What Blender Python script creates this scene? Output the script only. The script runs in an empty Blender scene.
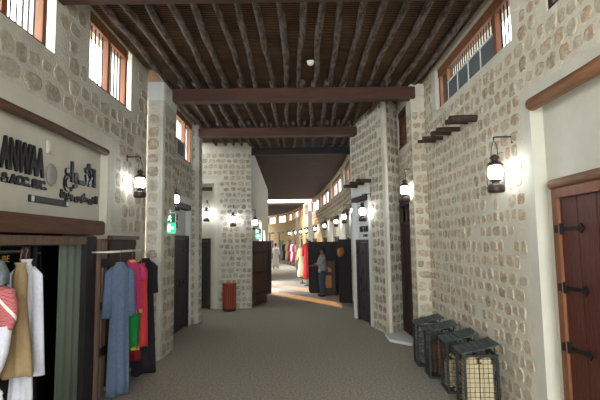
import bpy, bmesh, math, random
from mathutils import Vector, Matrix
random.seed(7)
S = bpy.context.scene
COL = S.collection
PI = math.pi
R = math.radians

# ------------------------------------------------------------------ camera, sky, sun, exposure
cam_d = bpy.data.cameras.new('camera')
cam = bpy.data.objects.new('camera', cam_d); COL.objects.link(cam)
cam_d.sensor_width = 36.0
cam_d.lens = 450 * 36.0 / 600
cam_d.clip_start = 0.05; cam_d.clip_end = 300
cam.matrix_world = Matrix.Translation((0, 0, 1.85)) @ Matrix.Rotation(R(-0.2), 4, 'Z') @ Matrix.Rotation(PI/2 + R(5.3), 4, 'X') @ Matrix.Rotation(R(-0.8), 4, 'Z')
S.camera = cam

SKY = 1.35
world = bpy.data.worlds.new('sky'); S.world = world; world.use_nodes = True
bg = world.node_tree.nodes['Background']
bg.inputs['Color'].default_value = (0.92, 0.97, 1.0, 1)
wt = world.node_tree; gn = wt.nodes.new('ShaderNodeTexCoord'); sp_ = wt.nodes.new('ShaderNodeSeparateXYZ'); ma = wt.nodes.new('ShaderNodeMath')
ma.operation = 'MULTIPLY_ADD'; ma.inputs[1].default_value = -0.65*SKY; ma.inputs[2].default_value = SKY      # the sky is brighter towards the sun's side
wt.links.new(gn.outputs['Generated'], sp_.inputs[0]); wt.links.new(sp_.outputs['X'], ma.inputs[0]); wt.links.new(ma.outputs[0], bg.inputs['Strength'])

sun_d = bpy.data.lights.new('sun', 'SUN'); sun_d.energy = 1.1; sun_d.angle = R(0.8); sun_d.color = (1.0, 0.46, 0.13)
sun = bpy.data.objects.new('sun', sun_d); COL.objects.link(sun)
sun.rotation_euler = Vector((0.5, -0.8, -0.45)).to_track_quat('-Z', 'Y').to_euler()
LAMP = 6.0                                   # brightness of the lantern globes

S.view_settings.view_transform = 'Standard'; S.view_settings.look = 'None'
S.view_settings.gamma = 1.0; S.view_settings.use_curve_mapping = False
S.view_settings.exposure = 2.95

# ------------------------------------------------------------------ materials
def srgb(c):
    return tuple(((x/255)/12.92 if x/255 <= 0.04045 else (((x/255)+0.055)/1.055)**2.4) for x in c) + (1,)

def mat(name, c, rough=0.8, c2=None, scale=8.0, bump=0.0, bscale=None, metal=0.0, stretch=(1, 1, 1), detail=4.0, emit=None, estr=0.0, spec=0.3, coat=0.0):
    m = bpy.data.materials.new(name); m.use_nodes = True
    nt = m.node_tree; b = nt.nodes['Principled BSDF']; L = nt.links
    b.inputs['Base Color'].default_value = srgb(c); b.inputs['Roughness'].default_value = rough
    b.inputs['Metallic'].default_value = metal; b.inputs['Specular IOR Level'].default_value = spec
    b.inputs['Coat Weight'].default_value = coat
    if c2 or bump:
        tc = nt.nodes.new('ShaderNodeTexCoord'); mp = nt.nodes.new('ShaderNodeMapping')
        mp.inputs['Scale'].default_value = stretch
        L.new(tc.outputs['Object'], mp.inputs['Vector'])
    if c2:
        n = nt.nodes.new('ShaderNodeTexNoise'); n.inputs['Scale'].default_value = scale; n.inputs['Detail'].default_value = detail
        n.inputs['Roughness'].default_value = 0.65
        L.new(mp.outputs['Vector'], n.inputs['Vector'])
        r = nt.nodes.new('ShaderNodeValToRGB'); r.color_ramp.elements[0].position = 0.32; r.color_ramp.elements[1].position = 0.68
        r.color_ramp.elements[0].color = srgb(c); r.color_ramp.elements[1].color = srgb(c2)
        L.new(n.outputs['Fac'], r.inputs['Fac']); L.new(r.outputs['Color'], b.inputs['Base Color'])
    if bump:
        n2 = nt.nodes.new('ShaderNodeTexNoise'); n2.inputs['Scale'].default_value = bscale or scale*2; n2.inputs['Detail'].default_value = 5
        L.new(mp.outputs['Vector'], n2.inputs['Vector'])
        bp = nt.nodes.new('ShaderNodeBump'); bp.inputs['Strength'].default_value = bump; bp.inputs['Distance'].default_value = 0.02
        L.new(n2.outputs['Fac'], bp.inputs['Height']); L.new(bp.outputs['Normal'], b.inputs['Normal'])
    if emit:
        b.inputs['Emission Color'].default_value = srgb(emit); b.inputs['Emission Strength'].default_value = estr
    return m

def stone_mat(name, cols, smear=(196, 192, 178)):
    m = bpy.data.materials.new(name); m.use_nodes = True
    nt = m.node_tree; b = nt.nodes['Principled BSDF']; L = nt.links
    at = nt.nodes.new('ShaderNodeAttribute'); at.attribute_name = 'tint'
    r = nt.nodes.new('ShaderNodeValToRGB')
    e = r.color_ramp.elements
    for i, c in enumerate(cols):
        p = i/(len(cols)-1)
        if i == 0: el = e[0]; el.position = 0
        elif i == len(cols)-1: el = e[-1]; el.position = 1
        else: el = e.new(p)
        el.color = srgb(c)
    L.new(at.outputs['Fac'], r.inputs['Fac'])
    tc = nt.nodes.new('ShaderNodeTexCoord')
    n = nt.nodes.new('ShaderNodeTexNoise'); n.inputs['Scale'].default_value = 22; n.inputs['Detail'].default_value = 6; n.inputs['Roughness'].default_value = 0.7
    L.new(tc.outputs['Object'], n.inputs['Vector'])
    r2 = nt.nodes.new('ShaderNodeValToRGB'); r2.color_ramp.elements[0].position = 0.3; r2.color_ramp.elements[1].position = 0.7
    r2.color_ramp.elements[0].color = (0.62, 0.60, 0.58, 1); r2.color_ramp.elements[1].color = (1.12, 1.08, 1.02, 1)
    L.new(n.outputs['Fac'], r2.inputs['Fac'])
    mx = nt.nodes.new('ShaderNodeMix'); mx.data_type = 'RGBA'; mx.blend_type = 'MULTIPLY'; mx.inputs['Factor'].default_value = 0.8
    L.new(r.outputs['Color'], mx.inputs['A']); L.new(r2.outputs['Color'], mx.inputs['B'])
    n3 = nt.nodes.new('ShaderNodeTexNoise'); n3.inputs['Scale'].default_value = 13; n3.inputs['Detail'].default_value = 7; n3.inputs['Roughness'].default_value = 0.75
    L.new(tc.outputs['Object'], n3.inputs['Vector'])
    r3 = nt.nodes.new('ShaderNodeValToRGB'); r3.color_ramp.elements[0].position = 0.44; r3.color_ramp.elements[1].position = 0.64
    r3.color_ramp.elements[0].color = (0, 0, 0, 1); r3.color_ramp.elements[1].color = (0.8, 0.8, 0.8, 1)
    L.new(n3.outputs['Fac'], r3.inputs['Fac'])
    m3 = nt.nodes.new('ShaderNodeMix'); m3.data_type = 'RGBA'; m3.inputs['B'].default_value = srgb(smear)
    L.new(r3.outputs['Color'], m3.inputs['Factor']); L.new(mx.outputs['Result'], m3.inputs['A'])
    L.new(m3.outputs['Result'], b.inputs['Base Color'])
    bp = nt.nodes.new('ShaderNodeBump'); bp.inputs['Strength'].default_value = 0.6; bp.inputs['Distance'].default_value = 0.015
    L.new(n.outputs['Fac'], bp.inputs['Height']); L.new(bp.outputs['Normal'], b.inputs['Normal'])
    b.inputs['Roughness'].default_value = 0.95; b.inputs['Specular IOR Level'].default_value = 0.15
    return m

def wave_mat(name, c, c2, scale, axis='Y', rough=0.8, dist=2.0, bump=0.5):
    m = bpy.data.materials.new(name); m.use_nodes = True
    nt = m.node_tree; b = nt.nodes['Principled BSDF']; L = nt.links
    tc = nt.nodes.new('ShaderNodeTexCoord')
    w = nt.nodes.new('ShaderNodeTexWave'); w.bands_direction = axis; w.inputs['Scale'].default_value = scale
    w.inputs['Distortion'].default_value = dist; w.inputs['Detail'].default_value = 3; w.inputs['Detail Scale'].default_value = 1.5
    L.new(tc.outputs['Object'], w.inputs['Vector'])
    n = nt.nodes.new('ShaderNodeTexNoise'); n.inputs['Scale'].default_value = 2.5; n.inputs['Detail'].default_value = 5
    L.new(tc.outputs['Object'], n.inputs['Vector'])
    mm = nt.nodes.new('ShaderNodeMath'); mm.operation = 'MULTIPLY'
    L.new(w.outputs['Fac'], mm.inputs[0]); L.new(n.outputs['Fac'], mm.inputs[1])
    r = nt.nodes.new('ShaderNodeValToRGB'); r.color_ramp.elements[0].position = 0.1; r.color_ramp.elements[1].position = 0.6
    r.color_ramp.elements[0].color = srgb(c); r.color_ramp.elements[1].color = srgb(c2)
    L.new(mm.outputs[0], r.inputs['Fac']); L.new(r.outputs['Color'], b.inputs['Base Color'])
    bp = nt.nodes.new('ShaderNodeBump'); bp.inputs['Strength'].default_value = bump; bp.inputs['Distance'].default_value = 0.02
    L.new(w.outputs['Fac'], bp.inputs['Height']); L.new(bp.outputs['Normal'], b.inputs['Normal'])
    b.inputs['Roughness'].default_value = rough; b.inputs['Specular IOR Level'].default_value = 0.2
    return m

def glass_mat(name, tint, gloss=0.12, rough=0.03):
    m = bpy.data.materials.new(name); m.use_nodes = True
    nt = m.node_tree; L = nt.links; nt.nodes.remove(nt.nodes['Principled BSDF'])
    out = nt.nodes['Material Output']
    t = nt.nodes.new('ShaderNodeBsdfTransparent'); t.inputs['Color'].default_value = tint
    g = nt.nodes.new('ShaderNodeBsdfGlossy'); g.inputs['Roughness'].default_value = rough
    mx = nt.nodes.new('ShaderNodeMixShader'); mx.inputs['Fac'].default_value = gloss
    L.new(t.outputs[0], mx.inputs[1]); L.new(g.outputs[0], mx.inputs[2]); L.new(mx.outputs[0], out.inputs['Surface'])
    return m

M = {}
M['mortar'] = mat('mortar', (178, 175, 164), 0.95, (202, 198, 184), 3.0, 0.5, 30, spec=0.1)
M['stone'] = stone_mat('stone', [(136, 126, 112), (150, 136, 116), (172, 148, 122), (164, 156, 142), (182, 168, 144)])
M['mortar_warm'] = mat('mortar_warm', (196, 190, 170), 0.95, (214, 207, 186), 3.0, 0.5, 30, spec=0.1)
M['stone_warm'] = stone_mat('stone_warm', [(156, 136, 112), (178, 156, 128), (186, 158, 130), (194, 176, 148), (178, 168, 150)], (208, 202, 182))
M['stone_pale'] = stone_mat('stone_pale', [(152, 143, 128), (168, 157, 138), (178, 160, 136), (174, 167, 152), (186, 174, 152)], (190, 186, 173))
M['plaster'] = mat('plaster', (196, 192, 176), 0.95, (208, 204, 188), 2.0, 0.2, 12, spec=0.1)
M['plaster_white'] = mat('plaster_white', (206, 210, 204), 0.95, (216, 218, 212), 2.0, 0.2, 12, spec=0.1)
M['plaster_yellow'] = mat('plaster_yellow', (186, 160, 118), 0.95, (200, 176, 134), 2.0, 0.2, 12, spec=0.1)  # yellow tone puts the warm bounced sunlight into the far walls' colour
M['floor'] = mat('floor', (116, 110, 100), 0.85, (180, 171, 156), 34.0, 0.5, 70, spec=0.25, detail=8)
M['beam'] = mat('beam', (66, 41, 31), 0.55, (84, 53, 40), 6, 0.15, 20, stretch=(0.3, 3, 3))
M['wood'] = mat('wood', (110, 68, 44), 0.6, (134, 88, 58), 5, 0.2, 20, stretch=(4, 4, 0.4))
M['wood_brown'] = mat('wood_brown', (84, 58, 44), 0.7, (104, 74, 56), 5, 0.25, 20, stretch=(0.5, 4, 4))
M['wood_log'] = mat('wood_log', (124, 82, 54), 0.7, (158, 112, 76), 6, 0.3, 18, stretch=(0.4, 4, 4))
M['wood_dark'] = mat('wood_dark', (46, 30, 26), 0.55, (64, 42, 34), 5, 0.25, 20, stretch=(6, 6, 0.5))
M['wood_door'] = mat('wood_door', (64, 30, 24), 0.34, (88, 44, 33), 5, 0.25, 24, stretch=(7, 7, 0.5), coat=0.15)
M['wood_leaf'] = mat('wood_leaf', (66, 44, 35), 0.55, (88, 60, 46), 5, 0.25, 20, stretch=(6, 6, 0.5))
M['wood_black'] = mat('wood_black', (34, 32, 34), 0.6, (48, 44, 44), 5, 0.25, 20, stretch=(6, 6, 0.5))
M['wood_grey'] = mat('wood_grey', (100, 80, 68), 0.7, (124, 102, 88), 5, 0.3, 20, stretch=(6, 6, 0.5))
M['wood_bin'] = mat('wood_bin', (132, 58, 40), 0.6, (156, 74, 52), 5, 0.2, 20, stretch=(6, 6, 0.5))
M['stub'] = mat('stub', (54, 42, 36), 0.9, (84, 68, 56), 8, 0.5, 24)
M['pole'] = mat('pole', (44, 36, 31), 0.85, (128, 114, 104), 7, 0.8, 26, stretch=(3, 0.7, 3))
M['mat_reed'] = wave_mat('mat_reed', (52, 38, 28), (138, 103, 72), 7.0, 'Y', 0.85, 1.6, 0.7)
M['plank_ceiling'] = wave_mat('plank_ceiling', (40, 29, 25), (78, 58, 49), 1.3, 'Y', 0.8, 1.0, 0.5)
M['iron'] = mat('iron', (34, 34, 34), 0.5, (48, 46, 44), 20, metal=0.6)
M['lantern_metal'] = mat('lantern_metal', (62, 52, 48), 0.45, (86, 72, 66), 20, metal=0.5)
M['crate_metal'] = mat('crate_metal', (40, 44, 42), 0.6, (56, 60, 56), 20, metal=0.3)
M['crate_roof'] = mat('crate_roof', (58, 68, 64), 0.7, (80, 90, 84), 8, 0.2, 20)
M['globe'] = mat('globe', (250, 252, 255), 0.3, emit=(240, 247, 255), estr=LAMP)
M['pane'] = glass_mat('pane', (0.95, 0.97, 1, 1), 0.04)
M['pane_green'] = glass_mat('pane_green', (0.24, 0.34, 0.31, 1), 0.10)
M['pane_dark'] = glass_mat('pane_dark', (0.5, 0.6, 0.55, 1), 0.08)
M['vent'] = mat('vent', (86, 92, 92), 0.7, (104, 110, 108), 30)
M['white'] = mat('white', (228, 228, 224), 0.6)
M['letter'] = mat('letter', (34, 33, 36), 0.5)
M['letter_white'] = mat('letter_white', (226, 228, 226), 0.5)
M['logo_grey'] = mat('logo_grey', (132, 134, 124), 0.6, (146, 148, 138), 14)
M['sign_green'] = mat('sign_green', (14, 140, 90), 0.4, emit=(20, 190, 120), estr=0.32)
M['sign_dark'] = mat('sign_dark', (14, 84, 58), 0.4, emit=(14, 84, 58), estr=0.06)
M['sign_white'] = mat('sign_white', (235, 250, 240), 0.4, emit=(220, 255, 235), estr=0.5)
M['fabric_blue'] = mat('fabric_blue', (84, 100, 122), 0.9, (100, 116, 138), 40, 0.2, 90)
M['fabric_pink'] = mat('fabric_pink', (168, 48, 96), 0.85, (186, 62, 110), 40, 0.2, 90)
M['fabric_green'] = mat('fabric_green', (20, 104, 46), 0.85, (28, 122, 56), 40, 0.2, 90)
M['fabric_red'] = mat('fabric_red', (176, 48, 50), 0.85, (192, 62, 62), 40, 0.2, 90)
M['fabric_darkred'] = mat('fabric_darkred', (120, 22, 36), 0.85, (140, 30, 44), 40, 0.2, 90)
M['fabric_gold'] = mat('fabric_gold', (190, 140, 56), 0.6, (206, 158, 72), 60)
M['fabric_black'] = mat('fabric_black', (24, 24, 30), 0.9, (34, 34, 40), 40, 0.2, 90)
M['fabric_beige'] = mat('fabric_beige', (150, 128, 92), 0.9, (164, 140, 104), 40, 0.2, 90)
M['fabric_white'] = mat('fabric_white', (206, 208, 218), 0.9, (220, 222, 228), 40, 0.2, 90)
M['fabric_cream'] = mat('fabric_cream', (218, 200, 160), 0.9, (228, 212, 176), 40)
M['fabric_grey'] = mat('fabric_grey', (86, 94, 98), 0.9, (120, 128, 130), 30, 0.3, 60)
M['fabric_denim'] = mat('fabric_denim', (52, 62, 82), 0.9, (66, 78, 98), 40)
M['fabric_shirt'] = mat('fabric_shirt', (120, 122, 122), 0.9, (150, 152, 150), 30)
M['skin'] = mat('skin', (120, 80, 60), 0.6)
M['hair'] = mat('hair', (24, 20, 20), 0.7)
M['curtain'] = mat('curtain', (112, 126, 112), 0.9, (128, 140, 126), 20, 0.2, 40, stretch=(6, 6, 0.4))
M['paper_cream'] = mat('paper_cream', (196, 180, 140), 0.9, (214, 198, 160), 8, 0.3, 30)
M['firewood'] = mat('firewood', (128, 70, 44), 0.9, (160, 96, 62), 8, 0.4, 30)
M['coal'] = mat('coal', (60, 58, 56), 0.95, (160, 156, 150), 10, 0.5, 30)
M['brass'] = mat('brass', (150, 100, 50), 0.4, (176, 124, 70), 8, metal=0.4)
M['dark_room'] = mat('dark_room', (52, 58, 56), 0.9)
def check_mat():
    m = bpy.data.materials.new('shemagh'); m.use_nodes = True
    nt = m.node_tree; b = nt.nodes['Principled BSDF']; L = nt.links
    tc = nt.nodes.new('ShaderNodeTexCoord')
    ck = nt.nodes.new('ShaderNodeTexChecker'); ck.inputs['Scale'].default_value = 90
    ck.inputs['Color1'].default_value = srgb((150, 52, 56)); ck.inputs['Color2'].default_value = srgb((196, 128, 126))
    L.new(tc.outputs['Object'], ck.inputs['Vector'])
    w = nt.nodes.new('ShaderNodeTexWave'); w.bands_direction = 'DIAGONAL'; w.inputs['Scale'].default_value = 3.2; w.inputs['Distortion'].default_value = 1.0
    L.new(tc.outputs['Object'], w.inputs['Vector'])
    rr = nt.nodes.new('ShaderNodeValToRGB'); rr.color_ramp.elements[0].position = 0.9; rr.color_ramp.elements[1].position = 0.97
    L.new(w.outputs['Fac'], rr.inputs['Fac'])
    mx = nt.nodes.new('ShaderNodeMix'); mx.data_type = 'RGBA'
    L.new(rr.outputs['Color'], mx.inputs['Factor']); L.new(ck.outputs['Color'], mx.inputs['A']); mx.inputs['B'].default_value = srgb((222, 214, 208))
    L.new(mx.outputs['Result'], b.inputs['Base Color']); b.inputs['Roughness'].default_value = 0.95
    return m
M['shemagh'] = check_mat()

# ------------------------------------------------------------------ mesh helpers
class MB:
    def __init__(s): s.v = []; s.f = []; s.m = []; s.t = []; s.sm = []
    def add(s, vs, fs, mi=0, tint=0.5, smooth=False):
        o = len(s.v); s.v += [tuple(v) for v in vs]; s.t += [tint]*len(vs)
        for f in fs: s.f.append([i+o for i in f]); s.m.append(mi); s.sm.append(smooth)
        return s
    def box(s, c, d, rot=None, mi=0, bev=0.0):
        x, y, z = d[0]/2, d[1]/2, d[2]/2
        if bev <= 0:
            vs = [Vector((a*x, b*y, e*z)) for a in (-1, 1) for b in (-1, 1) for e in (-1, 1)]
            fs = [(0,1,3,2), (4,6,7,5), (0,4,5,1), (2,3,7,6), (0,2,6,4), (1,5,7,3)]
        else:
            bm = bmesh.new(); bmesh.ops.create_cube(bm, size=1)
            for v in bm.verts: v.co = Vector((v.co.x*2*x, v.co.y*2*y, v.co.z*2*z))
            bmesh.ops.bevel(bm, geom=bm.edges[:], offset=min(bev, 0.45*min(d)), segments=2, affect='EDGES')
            bm.verts.index_update(); vs = [v.co.copy() for v in bm.verts]; fs = [[v.index for v in f.verts] for f in bm.faces]; bm.free()
        if rot is not None: vs = [rot @ v for v in vs]
        return s.add([v + Vector(c) for v in vs], fs, mi)
    def tube(s, pts, r, n=8, mi=0, cap=True, smooth=True, flat=1.0):
        pts = [Vector(p) for p in pts]; rs = r if isinstance(r, (list, tuple)) else [r]*len(pts)
        vs = []; up = None
        for i, p in enumerate(pts):
            t = (pts[min(i+1, len(pts)-1)] - pts[max(i-1, 0)]).normalized()
            if up is None:
                up = Vector((0, 0, 1)) if abs(t.z) < 0.9 else Vector((1, 0, 0))
            u = (up - t*up.dot(t)).normalized(); w = t.cross(u); up = u
            for k in range(n):
                a = 2*PI*k/n; vs.append(p + (u*math.cos(a) + w*math.sin(a)*flat)*rs[i])
        fs = [(i*n+k, i*n+(k+1) % n, (i+1)*n+(k+1) % n, (i+1)*n+k) for i in range(len(pts)-1) for k in range(n)]
        s.add(vs, fs, mi, smooth=smooth)
        if cap: s.add(vs[:n], [list(range(n))[::-1]], mi); s.add(vs[-n:], [list(range(n))], mi)
        return s
    def lathe(s, prof, c=(0, 0, 0), n=20, mi=0, smooth=True):
        vs = []; c = Vector(c)
        for (r, z) in prof:
            for k in range(n):
                a = 2*PI*k/n; vs.append(c + Vector((r*math.cos(a), r*math.sin(a), z)))
        fs = [(i*n+k, i*n+(k+1) % n, (i+1)*n+(k+1) % n, (i+1)*n+k) for i in range(len(prof)-1) for k in range(n)]
        s.add(vs, fs, mi, smooth=smooth)
        s.add(vs[:n], [list(range(n))[::-1]], mi); s.add(vs[-n:], [list(range(n))], mi)
        return s
    def loft(s, rings, mi=0, cap=True, smooth=True):
        n = len(rings[0]); vs = [v for r in rings for v in r]
        fs = [(i*n+k, i*n+(k+1) % n, (i+1)*n+(k+1) % n, (i+1)*n+k) for i in range(len(rings)-1) for k in range(n)]
        s.add(vs, fs, mi, smooth=smooth)
        if cap: s.add(rings[0], [list(range(n))[::-1]], mi, smooth=smooth); s.add(rings[-1], [list(range(n))], mi, smooth=smooth)
        return s
    def prism(s, poly, z0, z1, mi=0):
        n = len(poly)
        vs = [(x, y, z0) for x, y in poly] + [(x, y, z1) for x, y in poly]
        fs = [(k, (k+1) % n, n+(k+1) % n, n+k) for k in range(n)] + [list(range(n))[::-1], [n+k for k in range(n)]]
        return s.add(vs, fs, mi)
    def build(s, name, mats, parent=None, loc=None, rz=0.0, fix=True):
        me = bpy.data.meshes.new(name); me.from_pydata(s.v, [], s.f)
        for m in (mats if isinstance(mats, (list, tuple)) else [mats]): me.materials.append(M[m] if isinstance(m, str) else m)
        me.polygons.foreach_set('material_index', s.m); me.polygons.foreach_set('use_smooth', s.sm)
        at = me.attributes.new('tint', 'FLOAT', 'POINT'); at.data.foreach_set('value', s.t)
        if fix:
            bm = bmesh.new(); bm.from_mesh(me); bmesh.ops.remove_doubles(bm, verts=bm.verts, dist=1e-6)
            bmesh.ops.recalc_face_normals(bm, faces=bm.faces); bm.to_mesh(me); bm.free()
        me.update()
        o = bpy.data.objects.new(name, me); COL.objects.link(o)
        if parent: o.parent = parent
        if loc is not None: o.location = loc
        o.rotation_euler.z = rz
        return o

def tag(o, label, cat, group=None, kind=None):
    o['label'] = label; o['category'] = cat
    if group: o['group'] = group
    if kind: o['kind'] = kind
    return o
def struct(o, label, cat, group=None): return tag(o, label, cat, group, 'structure')
def empty(name, loc=(0, 0, 0), rz=0.0):
    o = bpy.data.objects.new(name, None); COL.objects.link(o); o.location = loc; o.rotation_euler.z = rz; o.empty_display_size = 0.1
    return o
def copy_tree(o, parent=None):
    c = o.copy(); COL.objects.link(c)
    if parent: c.parent = parent
    for ch in list(o.children): copy_tree(ch, c)
    return c
def text_obj(name, body, size, depth, material, loc, rz, parent=None, align='CENTER', bold=0.0, width=None, shear=0.0):
    cu = bpy.data.curves.new(name, 'FONT'); cu.body = body; cu.size = size; cu.extrude = depth; cu.align_x = align; cu.align_y = 'CENTER'
    cu.offset = bold; cu.shear = shear
    t = bpy.data.objects.new('tmp', cu); COL.objects.link(t)
    dg = bpy.context.evaluated_depsgraph_get(); dg.update()
    me = bpy.data.meshes.new_from_object(t.evaluated_get(dg)); me.name = name
    COL.objects.unlink(t); bpy.data.objects.remove(t)
    if width and len(me.vertices):
        xs = [v.co.x for v in me.vertices]; k = width/max(1e-6, max(xs)-min(xs)); mid = (max(xs)+min(xs))/2
        for v in me.vertices: v.co.x = (v.co.x-mid)*k
    me.transform(Matrix.Rotation(PI/2, 4, 'X'))
    me.materials.clear(); me.materials.append(M[material])
    o = bpy.data.objects.new(name, me); COL.objects.link(o); o.location = loc; o.rotation_euler.z = rz
    if parent: o.parent = parent
    return o

class Wall:
    """A wall from P0 to P1 whose face looks to the left of that direction; x = along, y = out of the face, z = up."""
    def __init__(w, p0, p1):
        w.p0 = Vector(p0); w.d = (Vector(p1)-w.p0); w.len = w.d.length; w.d.normalize()
        w.n = Vector((-w.d.y, w.d.x)); w.ang = math.atan2(w.d.y, w.d.x)
    def pt(w, s, n, z):
        p = w.p0 + w.d*s + w.n*n; return Vector((p.x, p.y, z))
    def build(w, name, z0, z1, thick, holes=(), stones=None, bare=(), mats=('mortar', 'stone', 'plaster')):
        """holes: (s0,s1,z0,z1,depth|None for through).  bare: plastered rectangles without stones."""
        mb = MB()
        xs = sorted({0, w.len, *[h[0] for h in holes], *[h[1] for h in holes], *[h[0] for h in bare], *[h[1] for h in bare]})
        zs = sorted({z0, z1, *[h[2] for h in holes], *[h[3] for h in holes], *[h[2] for h in bare], *[h[3] for h in bare]})
        xs = [x for x in xs if -1e-6 <= x <= w.len+1e-6]; zs = [z for z in zs if z0-1e-6 <= z <= z1+1e-6]
        inside = lambda rs, x, z: next((r for r in rs if r[0] < x < r[1] and r[2] < z < r[3]), None)
        for i in range(len(xs)-1):
            for j in range(len(zs)-1):
                x, X, z, Z = xs[i], xs[i+1], zs[j], zs[j+1]
                h = inside(holes, (x+X)/2, (z+Z)/2); pb = inside(bare, (x+X)/2, (z+Z)/2)
                q = lambda y: [(x, y, z), (X, y, z), (X, y, Z), (x, y, Z)]
                if h is None:
                    mb.add(q(0), [(3, 2, 1, 0)], 2 if pb else 0)
                    mb.add(q(-thick), [(0, 1, 2, 3)], 0)
                elif h[4] is not None:
                    mb.add(q(-h[4]), [(3, 2, 1, 0)], 2); mb.add(q(-thick), [(0, 1, 2, 3)], 0)
        for h in holes:
            d = h[4] if h[4] is not None else thick
            a, b, z, Z = h[:4]
            mb.add([(a, 0, z), (a, -d, z), (a, -d, Z), (a, 0, Z)], [(0, 1, 2, 3)], 2)
            mb.add([(b, 0, z), (b, -d, z), (b, -d, Z), (b, 0, Z)], [(3, 2, 1, 0)], 2)
            mb.add([(a, 0, Z), (a, -d, Z), (b, -d, Z), (b, 0, Z)], [(0, 1, 2, 3)], 2)
            if z > z0+1e-6: mb.add([(a, 0, z), (a, -d, z), (b, -d, z), (b, 0, z)], [(3, 2, 1, 0)], 2)
        L = w.len
        mb.add([(0, 0, z0), (0, -thick, z0), (0, -thick, z1), (0, 0, z1)], [(0, 1, 2, 3)], 0)
        mb.add([(L, 0, z0), (L, -thick, z0), (L, -thick, z1), (L, 0, z1)], [(3, 2, 1, 0)], 0)
        mb.add([(0, 0, z1), (0, -thick, z1), (L, -thick, z1), (L, 0, z1)], [(0, 1, 2, 3)], 0)
        if stones: stone_field(mb, w.len, z0, z1, stones, list(holes)+list(bare))
        o = mb.build(name, mats, None, (w.p0.x, w.p0.y, 0), w.ang, fix=False)
        w.o = o
        return o

def stone_one(mb, cx, cz, a, b, y0, h, tr=None, n=10):
    ph = random.random()*6.28; pw = random.uniform(3.0, 7.5); tl = random.uniform(-0.12, 0.12)
    rj = [random.uniform(0.82, 1.06) for _ in range(n)]
    rings = []
    for (k, y) in ((1.0, y0-0.004), (0.93, y0+h*0.7), (0.72, y0+h)):
        ring = []
        for i in range(n):
            t = 2*PI*i/n + ph
            c, s_ = math.cos(t), math.sin(t)
            r = (abs(c)**pw + abs(s_)**pw)**(-1/pw)*rj[i]*k
            px, pz = a*r*c, b*r*s_
            p = (cx+px+tl*pz, y, cz+pz-tl*px)
            ring.append(tr(p) if tr else p)
        rings.append(ring)
    vs = [v for r in rings for v in r]
    fs = [(i*n+k, i*n+(k+1) % n, (i+1)*n+(k+1) % n, (i+1)*n+k) for i in range(2) for k in range(n)]
    fs = [f[::-1] for f in fs] if False else fs
    fs.append([2*n+k for k in range(n)])
    mb.add(vs, [tuple(reversed(f)) for f in fs], 1, random.random(), smooth=False)

def stone_field(mb, L, z0, z1, sp, avoid, tr=None, y0=0.0):
    pu, pv, fill_u, fill_v = sp[:4]
    zlo, zhi = sp[4] if len(sp) > 4 else (z0, z1)
    z = zlo + pv*0.5
    while z < zhi - pv*0.4:
        n = max(1, round(L/pu + random.uniform(-0.3, 0.3))); ws = [random.uniform(0.65, 1.35) for _ in range(n)]; tot = sum(ws)
        x = 0.0
        for w in ws:
            c = w/tot*L; a = c*fill_u*0.5*random.uniform(0.88, 1.05); a = min(a, pu*0.72)
            b = pv*fill_v*0.5*random.uniform(0.72, 1.12)
            cx, cz = x + c*0.5, z + random.uniform(-0.08, 0.08)*pv
            x += c
            ok = True
            for h in avoid:
                if cx+a > h[0]-0.01 and cx-a < h[1]+0.01 and cz+b > h[2]-0.02 and cz-b < h[3]+0.02: ok = False
            if ok and random.random() < 0.97: stone_one(mb, cx, cz, a, b, y0, random.uniform(0.005, 0.015), tr)
        z += pv

CEIL = 4.75

# ------------------------------------------------------------------ floor and ceiling
f = MB(); f.box((-2, 26, -0.1), (30, 64, 0.2))
struct(f.build('floor', 'floor'), 'grey speckled concrete floor of the covered market passage', 'floor')
c = MB(); c.box((-0.1, 5.0, CEIL+0.06), (5.6, 16.2, 0.12))
struct(c.build('ceiling', 'mat_reed'), 'brown reed mat ceiling above the row of round poles', 'ceiling')
def ceil_poly(y0, y1):
    left = [(-1.0-0.95, 13.1), (-2.1, 25.0), (-3.6, 30.9), (-4.75, 35.0), (-9.3, 50.0), (-14, 58)]
    right = [(2.1, 13.1), (2.05, 17.0), (1.9, 22.0), (1.62, 27.0), (1.3, 30.9), (0.8, 35.0), (0.35, 38.0), (-0.9, 45.0), (-3.3, 51.3), (-7.3, 55.4), (-12.9, 57.9)]
    c = MB(); c.prism([p for p in right if y0-0.2 <= p[1] <= y1+0.2] + [p for p in left if y0-0.2 <= p[1] <= y1+0.2][::-1], CEIL, CEIL+0.16); return c
c = ceil_poly(13.1, 30.9)
struct(c.build('ceiling_plank', 'plank_ceiling'), 'dark plank ceiling farther on, between the pole ends and the open roof strip', 'ceiling')
c = ceil_poly(35.0, 58.0)
struct(c.build('ceiling_plank', 'plank_ceiling'), 'dark plank ceiling at the far end, beyond the bright open strip in the roof', 'ceiling')

# ------------------------------------------------------------------ left near wall (shop)
YP = 7.35
L1 = Wall((-2.5, YP), (-2.5, -3.0)); y2s = lambda y: YP - y
L1.build('wall_left', 0, CEIL, 0.38,
    holes=[(y2s(6.62), y2s(5.25), 3.84, 4.72, None), (y2s(4.5), y2s(3.1), 3.82, 4.72, None),
           (y2s(5.86), y2s(2.0), 1.98, 3.10, 0.10), (y2s(5.5), y2s(2.35), 0.0, 1.98, None)],
    stones=(0.27, 0.215, 0.90, 0.88, (2.0, 4.75)), bare=[(y2s(5.98), y2s(1.8), 3.10, 3.27), (y2s(5.98), y2s(5.86), 1.98, 3.1), (y2s(6.86), y2s(5.5), 0, 2.0), (y2s(6.8), y2s(6.62), 3.8, 4.75), (y2s(2.35), y2s(-3), 0, 2.0)], mats=('mortar', 'stone_pale', 'plaster'))
# stones in the strip beside the cabinet
L1.o['label'] = 'pale rough stone wall with the dark lettered shop front'; L1.o['category'] = 'wall'; L1.o['kind'] = 'structure'

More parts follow.
